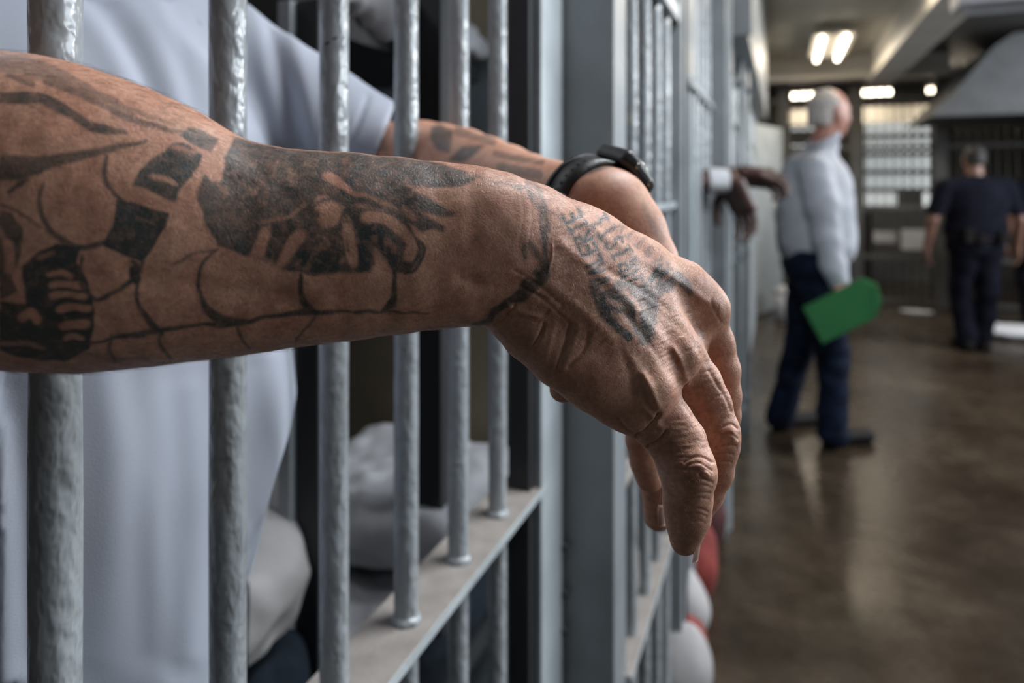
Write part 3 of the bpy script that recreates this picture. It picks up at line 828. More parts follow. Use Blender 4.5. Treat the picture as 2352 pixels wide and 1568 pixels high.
def g(pts, w, d): groove(pts, w, d)
for p_, w_, d_ in (
    ([(1250, 745), (1240, 770), (1226, 795)], 9, -.9), ([(1182, 702), (1166, 728), (1140, 746)], 8, -.8), ([(1165, 700), (1200, 716), (1240, 728)], 14, .7),
    ([(1309, 746), (1296, 790), (1279, 850)], 10, -.7), ([(1352, 765), (1340, 805), (1305, 842)], 10, -.55), ([(1275, 742), (1262, 790), (1250, 830)], 14, .3), ([(1330, 750), (1315, 800), (1295, 848)], 14, .3),
    ([(1513, 952), (1492, 982), (1462, 1005)], 9, -1.7), ([(1530, 994), (1513, 1014), (1488, 1026)], 8, -1.6), ([(1420, 960), (1440, 985), (1470, 1000)], 9, -.6), ([(1475, 930), (1500, 960), (1520, 985)], 16, .5),
    ([(1570, 928), (1590, 952), (1614, 984), (1630, 1020)], 10, -.6), ([(1631, 852), (1648, 885), (1668, 915), (1680, 945)], 9, -.5),
    ([(1250, 640), (1350, 725), (1440, 815), (1492, 885)], 26, .55), ([(1290, 560), (1400, 650), (1500, 755), (1562, 822)], 24, .7), ([(1330, 510), (1450, 580), (1560, 648), (1622, 694)], 22, .8),
    ([(1420, 790), (1444, 845), (1454, 905)], 22, -.55), ([(1440, 720), (1500, 800), (1555, 878)], 18, -.5), ([(1480, 690), (1560, 750), (1606, 802), (1632, 848)], 18, -.5), ([(1400, 620), (1480, 670), (1540, 715)], 18, -.6),
    ([(1478, 860), (1492, 890), (1510, 930)], 18, 1.0), ([(1545, 800), (1566, 840), (1578, 880)], 18, .9), ([(1640, 690), (1652, 705), (1660, 725)], 20, .35),
    ([(1640, 672), (1632, 690), (1640, 712), (1655, 740)], 6, -.2), ([(1650, 700), (1648, 722), (1662, 745)], 5, -.15),
    ([(1572, 1062), (1592, 1050), (1615, 1050), (1636, 1062)], 6, -.6), ([(1574, 1080), (1582, 1066), (1604, 1062), (1634, 1080)], 5, -.45), ([(1586, 1108), (1606, 1100), (1636, 1108)], 6, -.6), ([(1606, 1090), (1618, 1078), (1632, 1090), (1622, 1102), (1606, 1090)], 5, -.4), ([(1585, 1118), (1612, 1114), (1634, 1120)], 5, -.35),
    ([(1610, 1072), (1628, 1092)], 20, .9), ([(1580, 1132), (1608, 1130), (1632, 1134)], 5, -.3), ([(1575, 1146), (1608, 1144), (1630, 1148)], 5, -.3), ([(1578, 1172), (1604, 1168), (1626, 1176)], 6, -.5), ([(1578, 1184), (1604, 1180), (1622, 1186)], 5, -.35), ([(1590, 1198), (1606, 1196), (1618, 1200)], 5, -.3),
    ([(1662, 978), (1680, 974), (1694, 984)], 6, -.5), ([(1655, 1000), (1676, 996), (1694, 1008)], 6, -.5), ([(1645, 1030), (1668, 1024), (1690, 1024)], 6, -.6), ([(1642, 1046), (1664, 1042), (1684, 1044)], 5, -.5), ([(1640, 1062), (1662, 1060), (1680, 1062)], 5, -.4), ([(1680, 990), (1690, 1012)], 18, .9),
    ([(1190, 420), (1202, 490), (1190, 560)], 7, -.1), ([(1214, 430), (1222, 500), (1212, 570)], 7, -.1), ([(1100, 430), (1150, 470), (1180, 540), (1178, 600)], 60, .4), ([(1268, 560), (1268, 592), (1258, 625)], 5, .35), ([(1060, 640), (1130, 660), (1190, 650)], 30, -.6),
    ([(1180, 620), (1230, 650), (1290, 700)], 8, -.3), ([(1200, 660), (1250, 690), (1300, 735)], 8, -.3), ([(700, 660), (860, 640), (1020, 640)], 60, .6), ([(300, 640), (520, 660), (700, 700)], 50, -.8)):
    groove(p_, w_, d_)
rw = np.random.RandomState(4)
for _ in range(1500):                       # fine cross wrinkles of the hand's back and the fingers
    u_, v_ = rw.uniform(0, 1), rw.uniform(-1, 1)
    if rw.uniform() < .62:
        cx_ = 1240 + 380 * u_; cy_ = 610 + 260 * u_ + v_ * 120; di = (.86 - .3 * v_, -.5 - .2 * v_)
    elif rw.uniform() < .6:
        cx_ = 1545 + 40 * u_ + v_ * 46; cy_ = 960 + 190 * u_; di = (1, -.12)
    else:
        cx_ = 1610 + 50 * u_ + v_ * 30; cy_ = 850 + 190 * u_; di = (.95, -.35)
    L_ = rw.uniform(8, 26)
    groove([(cx_ - di[0] * L_, cy_ - di[1] * L_), (cx_ + rw.uniform(-3, 3), cy_ + rw.uniform(-3, 3)), (cx_ + di[0] * L_, cy_ + di[1] * L_)], 5.0, -rw.uniform(.03, .11))
disp = sample(sc, PXY[:, 0], PXY[:, 1]) * .001 * np.clip(facing * 3 - .15, 0, 1)
V = V + Nn * disp[:, None]
V = V + Nn * (.00018 * vnoise(V, 420, 3))[:, None]
me = mesh_np('near_forearm', V, Q)
# --- ink
ink = new_map()

FONT = {'V': [[(0, 1), (.5, 0), (1, 1)]], 'A': [[(0, 0), (.5, 1), (1, 0)], [(.2, .4), (.8, .4)]], 'L': [[(0, 1), (0, 0), (.9, 0)]], 'E': [[(.9, 1), (0, 1), (0, 0), (.9, 0)], [(0, .5), (.7, .5)]],
        'R': [[(0, 0), (0, 1), (.8, .95), (.85, .6), (0, .5), (.9, 0)]], 'I': [[(.5, 0), (.5, 1)], [(.15, 1), (.85, 1)], [(.15, 0), (.85, 0)]], 'C': [[(.9, .85), (.5, 1), (.05, .7), (.05, .3), (.5, 0), (.9, .15)]],
        'H': [[(0, 0), (0, 1)], [(1, 0), (1, 1)], [(0, .5), (1, .5)]], 'S': [[(.9, .85), (.5, 1), (.1, .8), (.2, .55), (.8, .45), (.9, .2), (.5, 0), (.1, .12)]], 'T': [[(.5, 0), (.5, 1)], [(0, 1), (1, 1)]], 'N': [[(0, 0), (0, 1), (1, 0), (1, 1)]]}
def write(txt, path, wd, hg, lw, v):
    """letters along a path: baseline runs along it, tops to its left side"""
    P_ = [np.array(p, float) for p in spline(path)]
    L_ = np.concatenate([[0], np.cumsum([np.hypot(*(b - a)) for a, b in zip(P_[:-1], P_[1:])])])
    n_ = len(txt)
    def at(sv):
        i = min(len(P_) - 2, max(0, int(np.searchsorted(L_, sv)) - 1)); d = (P_[i + 1] - P_[i]); d = d / np.hypot(*d)
        return P_[i] + d * (sv - L_[i]), d
    for i, ch in enumerate(txt):
        s0 = L_[-1] * i / n_; p0, d = at(s0); nrm = np.array([d[1], -d[0]])
        for st1 in FONT[ch]:
            stroke(ink, [tuple(p0 + d * wd * x + nrm * hg * y) for x, y in st1], lw + 1.5, min(1, v * 1.38), soft=7)
S_ = lambda pts, w, v: stroke(ink, spline(pts, 6), (w if not isinstance(w, list) else list(np.interp(np.linspace(0, 1, len(spline(pts, 6))), np.linspace(0, 1, len(w)), w))), v, soft=6)
E_ = lambda pts, w, v: stroke(ink, spline(pts, 6), w, v, 'erase', soft=8)
# left: long feathers
S_([(-20, 138), (80, 158), (150, 180), (230, 222), (300, 260)], [46, 40, 26, 14], .5)
S_([(20, 172), (75, 195)], 14, .6)
S_([(110, 190), (160, 205), (220, 235), (300, 272), (380, 296), (440, 304)], [20, 18, 14, 18, 12, 6], .62)
S_([(190, 200), (260, 232), (330, 262), (400, 286)], [10, 14, 10, 5], .5)
S_([(-20, 222), (50, 226), (100, 228), (140, 250), (180, 270), (210, 290), (250, 300), (290, 303)], [22, 30, 26, 24, 20, 22, 8], .8)
S_([(60, 235), (100, 262)], 7, .4)
S_([(-20, 378), (60, 380), (120, 370), (180, 358), (250, 342), (335, 325)], [42, 44, 30, 22, 16, 8], .78)
S_([(-20, 406), (50, 402), (95, 392)], [22, 20, 10], .85)
S_([(20, 440), (42, 424), (60, 412)], 12, .8)
S_([(246, 358), (238, 395), (246, 424), (264, 448), (300, 468)], [8, 12, 13, 12, 8], .8)
S_([(98, 425), (90, 455), (94, 490), (112, 525), (142, 552), (186, 570), (236, 556)], [8, 10, 11, 12, 14, 16, 12], .82)
S_([(-10, 470), (30, 478), (62, 500), (90, 520)], 8, .6)
# square-linked band
poly(ink, [(408, 312), (435, 294), (470, 300), (505, 318), (482, 346), (462, 342), (438, 330)], .8)
poly(ink, [(372, 350), (400, 328), (428, 330), (466, 356), (455, 386), (414, 436), (404, 464), (360, 446), (303, 426), (318, 395), (345, 365)], .92)
E_([(352, 402), (378, 412), (404, 424)], 9, .6); E_([(395, 338), (420, 342), (450, 352)], 8, .5)
poly(ink, [(268, 458), (300, 460), (388, 492), (380, 520), (356, 560), (326, 602), (300, 592), (268, 582), (232, 560), (254, 522), (264, 490)], 1.0)
E_([(314, 500), (352, 512)], 6, .35)
# dark figures at the far left
poly(ink, [(-20, 478), (28, 488), (54, 524), (48, 580), (26, 640), (40, 668), (-20, 700)], .75)
E_([(20, 560), (22, 620)], 22, .8); E_([(-5, 520), (18, 560)], 12, .5)
poly(ink, [(50, 612), (90, 575), (130, 560), (190, 566), (176, 600), (200, 640), (214, 690), (218, 750), (206, 800), (150, 832), (60, 824), (-20, 800), (-20, 690), (60, 700)], 1.0)
for a, b, w in (((112, 632), (165, 636), 9), ((118, 656), (188, 656), 13), ((120, 680), (194, 680), 13), ((134, 710), (204, 708), 14), ((144, 750), (200, 744), 16), ((148, 776), (190, 778), 8)): E_([a, ((a[0] + b[0]) / 2, a[1] - 5), b], w, .9)
E_([(48, 730), (70, 718), (86, 735)], 18, .85); E_([(90, 590), (120, 580)], 12, .6); E_([(0, 790), (60, 790), (100, 800)], 9, .5); E_([(10, 690), (50, 690)], 8, .6)
# web
S_([(190, 590), (182, 632), (200, 672), (224, 692)], [8, 9, 10, 9], .85)
S_([(302, 598), (322, 622), (292, 655), (252, 676), (225, 692)], [12, 10, 12, 11, 10], .9); S_([(308, 622), (312, 640)], 26, .95)
S_([(326, 600), (318, 642), (316, 690), (330, 722), (350, 748), (372, 766)], [9, 9, 10, 12, 18, 12], .88)
S_([(196, 792), (260, 776), (330, 766), (400, 754), (470, 745), (540, 742), (620, 727), (700, 718), (770, 716), (850, 716), (985, 719)], [8, 8, 20, 8, 9, 18, 9, 16, 8, 9, 4], .88)
S_([(500, 570), (470, 600), (456, 640), (462, 682), (476, 712), (506, 732), (542, 742)], [6, 9, 11, 11, 20, 24, 12], .88)
S_([(690, 632), (692, 672), (700, 700), (722, 718)], [10, 14, 20, 14], .92)
S_([(906, 622), (906, 665), (900, 698), (878, 716)], [10, 12, 22, 10], .92)
S_([(256, 772), (252, 800), (264, 828)], 8, .8); S_([(366, 766), (368, 795), (392, 822)], 9, .85); S_([(546, 744), (552, 775), (572, 800)], 7, .8); S_([(722, 726), (702, 755), (680, 784)], 6, .8)
S_([(180, 806), (260, 824), (340, 822)], 6, .5); S_([(395, 610), (440, 586), (500, 570)], 7, .7)
# large winged skull
poly(ink, [(536, 318), (600, 322), (700, 334), (800, 342), (900, 348), (962, 362), (1056, 388), (1096, 410), (1056, 429), (984, 432), (930, 426), (944, 434), (996, 460), (1048, 491), (1036, 499), (996, 494), (966, 490), (1026, 520), (1020, 533), (964, 527), (940, 515),
           (965, 550), (972, 580), (960, 606), (935, 624), (905, 626), (885, 604), (872, 576), (862, 604), (834, 628), (790, 626), (720, 632), (660, 622), (608, 602), (567, 588), (500, 562), (466, 502), (452, 455), (457, 431), (466, 398), (489, 416), (507, 414), (519, 354)], .86, soft=7)
for P_, v in (([(674, 578), (720, 566), (760, 570), (788, 590), (782, 626), (720, 630), (680, 612)], 1.0), ([(818, 556), (850, 552), (858, 590), (850, 625), (822, 626), (812, 600)], 1.0), ([(872, 565), (905, 558), (922, 590), (912, 620), (890, 612), (872, 580)], 1.0),
              ([(812, 512), (860, 508), (902, 530), (912, 566), (870, 560), (820, 556)], .98), ([(500, 530), (580, 526), (590, 570), (560, 584), (505, 560)], .92), ([(606, 574), (640, 568), (640, 604), (606, 600)], .95), ([(560, 480), (620, 500), (600, 530), (520, 530), (480, 500)], .8), ([(787, 470), (850, 495), (820, 510), (790, 505)], .9)):
    poly(ink, P_, v, soft=10)
E_([(740, 470), (765, 485), (752, 505)], 40, .62); E_([(640, 600), (662, 570), (690, 540)], 30, .75); E_([(590, 585), (602, 555), (612, 532)], 26, .6); E_([(798, 525), (806, 570), (812, 605)], 24, .75)
E_([(838, 498), (886, 504), (922, 528), (944, 560), (938, 592)], 22, .85); E_([(863, 572), (866, 600)], 12, .8); E_([(750, 402), (770, 415), (800, 436)], 18, .7); E_([(800, 440), (850, 452), (905, 476)], 9, .5); E_([(820, 470), (880, 486)], 8, .5); E_([(500, 420), (520, 440)], 10, .4)
E_([(664, 392), (672, 420)], 12, .3); E_([(930, 480), (950, 500)], 14, .6); E_([(745, 545), (756, 560)], 12, .5); E_([(600, 510), (660, 500), (700, 470)], 7, .4)
S_([(630, 600), (650, 555), (690, 500), (740, 462), (790, 450)], [14, 14, 12, 8, 5], .9); S_([(936, 518), (952, 540), (970, 562), (973, 585), (956, 615), (930, 626)], 9, .95); S_([(755, 520), (790, 540), (800, 575)], 8, .8)
rj = np.random.RandomState(12)
for _ in range(140):
    x_, y_ = rj.uniform(520, 960), rj.uniform(360, 560); E_([(x_, y_), (x_ + rj.uniform(-20, 20), y_ + rj.uniform(-12, 12))], rj.uniform(4, 10), rj.uniform(.1, .3))
for _ in range(60):
    x_, y_ = rj.uniform(600, 930), rj.uniform(500, 615); E_([(x_, y_), (x_ + rj.uniform(-10, 10), y_ + rj.uniform(-12, 12))], rj.uniform(5, 12), rj.uniform(.2, .6))
# bead chain round the wrist
S_([(1210, 405), (1228, 440), (1248, 478)], [14, 36, 24], .62); E_([(1222, 430), (1238, 460)], 10, .45)
S_([(1246, 480), (1252, 520), (1250, 560), (1254, 600)], [18, 22, 14, 16], .75); E_([(1248, 495), (1250, 520)], 6, .4)
S_([(1250, 606), (1246, 628), (1228, 645), (1212, 660), (1198, 678), (1168, 694), (1134, 718), (1122, 738), (1088, 743)], [22, 40, 34, 38, 30, 16, 16, 16, 10], .85)
E_([(1236, 612), (1238, 616)], 9, .6); E_([(1220, 634), (1223, 638)], 14, .75); E_([(1234, 664), (1238, 660)], 8, .5)
S_([(1206, 590), (1204, 568), (1218, 560), (1232, 582), (1248, 600)], 15, .65); S_([(1090, 404), (1120, 414), (1160, 424), (1185, 430), (1208, 430)], 6, .6); S_([(1186, 430), (1194, 432)], 14, .7)
S_([(1256, 484), (1275, 492), (1290, 502)], 7, .6); S_([(1288, 500), (1291, 505)], 13, .6); S_([(1215, 665), (1240, 680), (1255, 684)], 8, .5)
# lettering on the back of the hand
write('VALERIE', [(1402, 650), (1380, 590), (1355, 535), (1325, 470)], 20, 40, 7, .72)
write('CHRISTI', [(1490, 660), (1455, 590), (1425, 540), (1380, 480)], 18, 42, 7, .66)
write('NA', [(1540, 640), (1520, 612)], 22, 40, 8, .7); write('TRISTIN', [(1560, 640), (1520, 590), (1460, 530), (1420, 495)], 14, 24, 5, .45)
poly(ink, [(1352, 655), (1366, 640), (1384, 668), (1402, 660), (1412, 640), (1440, 640), (1470, 656), (1502, 652), (1518, 700), (1506, 750), (1498, 790), (1482, 794), (1452, 790), (1422, 768), (1392, 744), (1368, 704)], .80, soft=10)
E_([(1424, 726), (1444, 756), (1458, 790)], 18, .7); E_([(1388, 690), (1424, 700)], 12, .55); E_([(1436, 668), (1462, 700), (1470, 740)], 12, .5); E_([(1404, 720), (1424, 728)], 10, .4); E_([(1476, 690), (1484, 740)], 8, .3)
S_([(1400, 735), (1425, 755), (1445, 775)], 18, .95); S_([(1478, 720), (1488, 770)], 22, .9); S_([(1380, 680), (1398, 720)], 16, .95)
S_([(1500, 690), (1520, 668), (1540, 655), (1552, 632), (1570, 650), (1584, 672)], [14, 18, 22, 20, 26, 18], .78); S_([(1472, 640), (1500, 660), (1520, 640), (1512, 614)], 9, .7)
iv = 1.0 * sample(ink, PXY[:, 0] + 2.2 * vnoise(V, 900, 61), PXY[:, 1] + 2.2 * vnoise(V, 900, 62)) * fmask
ofs = (vnoise(V, 700, 8) * 3.0)
at = me.attributes.new('ink', 'FLOAT', 'POINT'); at.data.foreach_set('value', iv.astype(np.float32))
near_arm = link('body', me, M['skin'], pris)
NV, NN, NP, NF = V, Nn, PXY, facing
print('near arm verts', len(V))

def nail(name, c, nrm, tip, L, w, parent):
    """a curved finger nail: c centre, nrm outwards, tip direction"""
    n = Vector(nrm).normalized(); t_ = Vector(tip); t_ = (t_ - n * t_.dot(n)).normalized(); s_ = n.cross(t_)
    bm = bmesh.new(); G = []
    for i in range(9):
        row = []
        u = -1 + 2 * i / 8
        for j in range(9):
            v = -1 + 2 * j / 8
            ww = w * (1 - .25 * max(0, u) ** 3 - .45 * max(0, -u) ** 3)
            p = Vector(c) + t_ * (u * L) + s_ * (math.sin(v * 1.15) * ww) + n * (math.cos(v * 1.15) * w * .8 - w * .62 - .0006 * u * u)
            row.append(bm.verts.new(p))
        G.append(row)
    for i in range(8):
        for j in range(8): bm.faces.new((G[i][j], G[i][j + 1], G[i + 1][j + 1], G[i + 1][j]))
    bmesh.ops.solidify(bm, geom=bm.faces[:], thickness=.0005)
    bmesh.ops.recalc_face_normals(bm, faces=bm.faces)
    me = bpy.data.meshes.new(name); bm.to_mesh(me); bm.free()
    return link(name, me, M['nail'], parent)
a_ = W(1596, 1240, .3335); right = Vector((cs, sn, 0)); fwd = Vector((-sn, cs, 0)); upv = Vector((0, 0, 1))
nail('fingernail', W(1604, 1248, .3335), right * .92 - fwd * .30 - upv * .05, -upv + right * -.10, .0078, .0058, pris)

# ---- far arm and hand
fa = PS()
fa.ch([(820, 340, .87, 56), (880, 350, .815, 68), (930, 358, .778, 80), (970, 364, .752, 86), (1010, 372, .725, 88), (1060, 384, .688, 90), (1110, 398, .652, 86), (1160, 415, .614, 83), (1210, 437, .570, 84), (1260, 456, .53, 88), (1310, 470, .50, 94), (1360, 484, .475, 100), (1395, 495, .465, 103), (1430, 540, .455, 100), (1465, 610, .45, 92), (1482, 690, .448, 86), (1490, 780, .448, 76), (1490, 860, .448, 66)], .004)
fa.ell(cz(1385, 470, .455), [.026, .023, .026], k=.012)
fa.ch([(1420, 620, .46, 80), (1440, 760, .46, 70), (1450, 860, .46, 60)], .012)
fa.ch([(1478, 870, .436, 42), (1476, 950, .434, 38), (1474, 1010, .434, 37), (1482, 1060, .434, 35), (1492, 1098, .434, 32)], .002)
fa.ch([(1520, 880, .446, 40), (1526, 980, .446, 37), (1518, 1070, .447, 36), (1508, 1130, .447, 34), (1512, 1186, .447, 33)], .002)
fa.ch([(1545, 860, .458, 38), (1560, 960, .460, 34), (1556, 1050, .460, 30)], .002)
fa.ch([(1560, 840, .470, 34), (1580, 930, .472, 28), (1580, 980, .472, 26)], .002)
fa.ch([(1420, 760, .45, 46), (1370, 830, .448, 38), (1330, 870, .446, 32)], .004)
# upper arm into the sleeve (room space -> lens space)
def lens(p):
    z = p[1] * cs - p[0] * sn; x = p[0] * cs + p[1] * sn
    return np.array([x, p[2] - CAMZ, z / FL])
shL, elL = Vector((-.60, .66, 1.44)), W(860, 352, .80)
fa.cone(lens(shL), cz(860, 348, .832), .050, .032, .01)
lo, hi = bounds(fa, .012)
V, Q = fa.mesh(.00115, lo, hi, None)
V = smooth_mesh(V, Q, 3, .5); V = back(V); PXY = world2px(V); Nn = normals(V, Q)
view = V - np.array([0, 0, CAMZ]); view /= np.linalg.norm(view, axis=1, keepdims=True)
if np.einsum('ij,ij->i', Nn, V - V.mean(0)).mean() < 0: Nn = -Nn; Q = Q[:, ::-1]
facing = np.clip(-(Nn * view).sum(1), 0, 1)
ink = new_map()

poly(ink, [(990, 292), (1010, 284), (1042, 300), (1036, 330), (1032, 352), (1004, 345), (988, 320)], .85, soft=8)
S_([(1050, 302), (1090, 312), (1132, 325)], 20, .6); poly(ink, [(1028, 368), (1060, 336), (1112, 332), (1092, 355), (1060, 374)], .85, soft=8)
S_([(1138, 352), (1180, 362), (1244, 372)], 14, .6); S_([(1150, 384), (1200, 394), (1236, 400)], 22, .6); S_([(860, 300), (880, 340)], 20, .4)
poly(ink, [(1272, 430), (1306, 388), (1370, 374), (1404, 384), (1346, 402), (1312, 420), (1300, 448), (1276, 452)], .85, soft=8)
E_([(1336, 386), (1352, 384)], 8, .6)
S_([(1478, 470), (1496, 510), (1520, 548)], [10, 16, 20], .35); S_([(1500, 560), (1530, 580)], 16, .3)
me2 = mesh_np('far_forearm', V, Q)
at = me2.attributes.new('ink', 'FLOAT', 'POINT'); at.data.foreach_set('value', (sample(ink, PXY[:, 0], PXY[:, 1]) * np.clip(facing * 4, 0, 1)).astype(np.float32))
far_arm = link('body', me2, M['skin'], pris)
nail('fingernail', W(1524, 1183, .4385), -fwd + right * .75, -upv + right * .1, .0070, .0045, pris)

# ---- head, trunk, legs (behind the bars) in room space
def head_sdf(s, c, face, sc_=1.0, up=(0, 0, 1)):
    f = Vector(face).normalized(); u = Vector(up); u = (u - f * u.dot(f)).normalized(); r = f.cross(u)
    R = [list(f), list(r), list(u)]; c = Vector(c)
    P = lambda a, b_, d: c + f * a * sc_ + r * b_ * sc_ + u * d * sc_
    s.ell(P(-.012, 0, .030), [.098 * sc_, .076 * sc_, .090 * sc_], R, k=.01)
    s.ell(P(.022, 0, -.030), [.066 * sc_, .060 * sc_, .080 * sc_], R, k=.03)
    s.ell(P(.052, 0, -.088), [.026 * sc_, .026 * sc_, .020 * sc_], R, k=.025)          # chin
    s.cone(P(.078, 0, .012), P(.104, 0, -.024), .008 * sc_, .013 * sc_, .012)            # nose
    s.cone(P(.076, .032, .028), P(.076, -.032, .028), .011 * sc_, .011 * sc_, .012)      # brow
    for q in (-1, 1):
        s.ell(P(.084, q * .032, .010), [.014 * sc_, .018 * sc_, .011 * sc_], R, k=.006, op='s')
        s.ell(P(.070, q * .032, .010), [.014 * sc_, .015 * sc_, .011 * sc_], R, k=.003)
        s.ell(P(.066, q * .034, -.024), [.016 * sc_, .018 * sc_, .015 * sc_], R, k=.02)
        s.ell(P(-.012, q * .076, -.004), [.019 * sc_, .008 * sc_, .031 * sc_], R, k=.006)
    s.ell(P(.084, 0, -.056), [.010 * sc_, .024 * sc_, .006 * sc_], R, k=.006)            # lips
    s.ell(P(.086, 0, -.065), [.009 * sc_, .020 * sc_, .006 * sc_], R, k=.004)
    return P
def hand_sdf(s, wr, dirn, palm, sc_=1.0, side=1, curl=.5, k=.004):
    """a hand with palm, thumb and four unequal bent fingers"""
    d = Vector(dirn).normalized(); p = Vector(palm); p = (p - d * p.dot(d)).normalized(); a = d.cross(p) * side
    wr = Vector(wr)
    s.boxr(wr + d * .045 * sc_, [.047 * sc_, .040 * sc_, .015 * sc_], [list(d), list(a), list(p)], .013 * sc_, .015)
    for j, (o, L) in enumerate(((-.030, .066), (-.010, .076), (.011, .080), (.031, .072))):
        b0 = wr + d * (.088 - .004 * abs(j - 2)) * sc_ + a * o * sc_
        ang = 0; q = b0; rr = (.0085 if j else .0072) * sc_
        for seg, fr in enumerate((.46, .30, .24)):
            ang += curl * (.5 + .25 * seg); v = (d * math.cos(ang) + p * math.sin(ang))
            e = q + v * L * fr * sc_; s.cone(q, e, rr, rr * .92, k if seg == 0 else .001); q = e; rr *= .92
    t0 = wr + d * .018 * sc_ + a * .026 * sc_ + p * .006 * sc_
    t1 = t0 + (d * .55 + a * .55 + p * .35).normalized() * .042 * sc_; t2 = t1 + (d * .85 + a * .15 + p * .4).normalized() * .030 * sc_; t3 = t2 + (d * .9 + p * .4).normalized() * .024 * sc_
    s.cone(t0, t1, .013 * sc_, .011 * sc_, .01); s.cone(t1, t2, .0105 * sc_, .0095 * sc_, .001); s.cone(t2, t3, .0095 * sc_, .008 * sc_, .001)

tb = SDF()
hc = Vector((-.50, .40, 1.745))
tb.cone((-.60, .40, 1.49), (-.54, .40, 1.66), .062, .056, .03)
head_sdf(tb, hc, (1, .1, -.25))
Rt = None
tb.ell((-.62, .42, 1.30), [.105, .165, .22], k=.04).ell((-.60, .42, 1.06), [.115, .150, .18], k=.05).ell((-.64, .42, .93), [.11, .155, .12], k=.05)
tb.cone((-.62, .26, 1.47), (-.62, .58, 1.47), .050, .050, .04)
for y in (.32, .53):
    tb.cone((-.64, y, .92), (-.60, y + (.02 if y > .4 else -.02), .50), .085, .058, .03)
    tb.cone((-.60, y + (.02 if y > .4 else -.02), .50), (-.66, y, .09), .055, .038, .02)
# right upper arm to the near elbow, kept between the bars
tb.chain([(-.62, .25, 1.43), (-.52, .20, 1.36), (-.43, .188, 1.315), (-.34, .19, 1.312)], [.056, .050, .046, .047], .01)
tbo = sdf_object('body', tb, .0055, M['skin'], pris)
# join the three islands: one body mesh
bpy.context.view_layer.update()
with bpy.context.temp_override(active_object=near_arm, object=near_arm, selected_objects=[near_arm, far_arm, tbo], selected_editable_objects=[near_arm, far_arm, tbo]):
    bpy.ops.object.join()
# ---- t-shirt
sh = SDF()
sh.ell((-.600, .425, 1.34), [.135, .205, .16], k=.05)
sh.ell((-.585, .425, 1.20), [.150, .215, .20], k=.06)
sh.ell((-.570, .420, 1.06), [.160, .215, .18], k=.06)
sh.ell((-.575, .400, .93), [.158, .205, .16], k=.06)
sh.ell((-.590, .370, .82), [.145, .190, .14], k=.06)
sh.cone((-.61, .26, 1.49), (-.61, .58, 1.49), .062, .060, .05)
sh.cone((-.60, .62, 1.455), W(905, 352, .80), .076, .052, .03)
sh.cone((-.61, .27, 1.42), (-.50, .205, 1.34), .076, .064, .03)
sh.cone((-.60, .40, 1.51), (-.57, .40, 1.58), .080, .074, .03)
sh.plane((-.57, .40, 1.565), (.35, 0, 1))
hemc = W(862, 312, .81); tip_ = (W(895, 338, .80) - Vector((-.61, .58, 1.43))).normalized()
sh.plane(hemc + tip_ * .012, tip_)
sh.plane((-.5, .4, .775), (.12, -.05, -1))
sh.plane((-.475, .4, 1.3), (1, -.45, .35))if False else None
def shirt_fold(P):
    q = world2px(P)
    f = .004 * vnoise(P, 14, 5) + .0022 * vnoise(P * np.array([1, 1, .35]), 44, 6)
    return f
V, Q = sh.mesh(.0032, *bounds(sh, .02), shirt_fold)
V = smooth_mesh(V, Q, 2)
Nn = normals(V, Q)
if np.einsum('ij,ij->i', Nn, V - V.mean(0)).mean() < 0: Nn = -Nn; Q = Q[:, ::-1]
PXY = world2px(V)
fm = new_map()
for pts, w, v in (([(190, -20), (255, 40), (310, 130), (350, 220), (380, 300)], 34, -9), ([(150, -20), (225, 60), (280, 150), (320, 250)], 40, 6), ([(245, -20), (320, 60), (375, 170), (415, 280)], 44, 7),
                  ([(395, 0), (412, 60), (428, 150), (440, 240)], 26, -4), ([(600, -20), (628, 80), (655, 200), (690, 340)], 22, -8), ([(640, 0), (668, 90), (700, 200), (712, 330)], 26, 5), ([(575, 0), (596, 90), (620, 200), (650, 320)], 30, 4),
                  ([(845, 222), (822, 285), (795, 350)], 7, -2.5),
                  ([(300, 860), (330, 1040), (318, 1250), (330, 1500)], 44, -2.5), ([(250, 860), (262, 1100), (240, 1500)], 50, 2), ([(400, 880), (410, 1100), (390, 1520)], 40, -2), ([(440, 900), (452, 1200), (440, 1500)], 36, 2),
                  ([(690, 830), (676, 960), (640, 1120), (600, 1260)], 24, -5), ([(650, 830), (640, 980), (610, 1180)], 34, 5), ([(590, 850), (585, 1000), (575, 1180)], 30, -4), ([(20, 900), (50, 1150), (60, 1500)], 50, -4), ([(-20, 1000), (10, 1300), (20, 1560)], 40, 5)):
    t_ = new_map(); stroke(t_, spline(pts), w * 2, v, 'gauss'); fm += t_
view = V - np.array([0, 0, CAMZ]); view /= np.linalg.norm(view, axis=1, keepdims=True)
fc = np.clip(-(Nn * view).sum(1) * 3, 0, 1)
V = V + Nn * (sample(fm, PXY[:, 0], PXY[:, 1]) * .001 * fc)[:, None]
shirt = link('t_shirt', mesh_np('t_shirt', V, Q), None, pris)
m, t, b = nt('white_t_shirt')
co = coords(t); nn_ = noise(t, co, 7, 4)
r_ = ramp(t, nn_, [(.25, (.315, .345, .405)), (.75, (.385, .41, .475))])
n2 = noise(t, co, 19, 4, .6)
rs = ramp(t, n2, [(.70, (1, 1, 1)), (.76, (.86, .80, .70))])
t.links.new(mixc(t, 1, r_.outputs[0], rs.outputs[0], 'MULTIPLY'), b.inputs['Base Color'])
b.inputs['Roughness'].default_value = .9
bump(t, b, noise(t, co, 900, 2), .3, .0006)
shirt.data.materials.append(m)
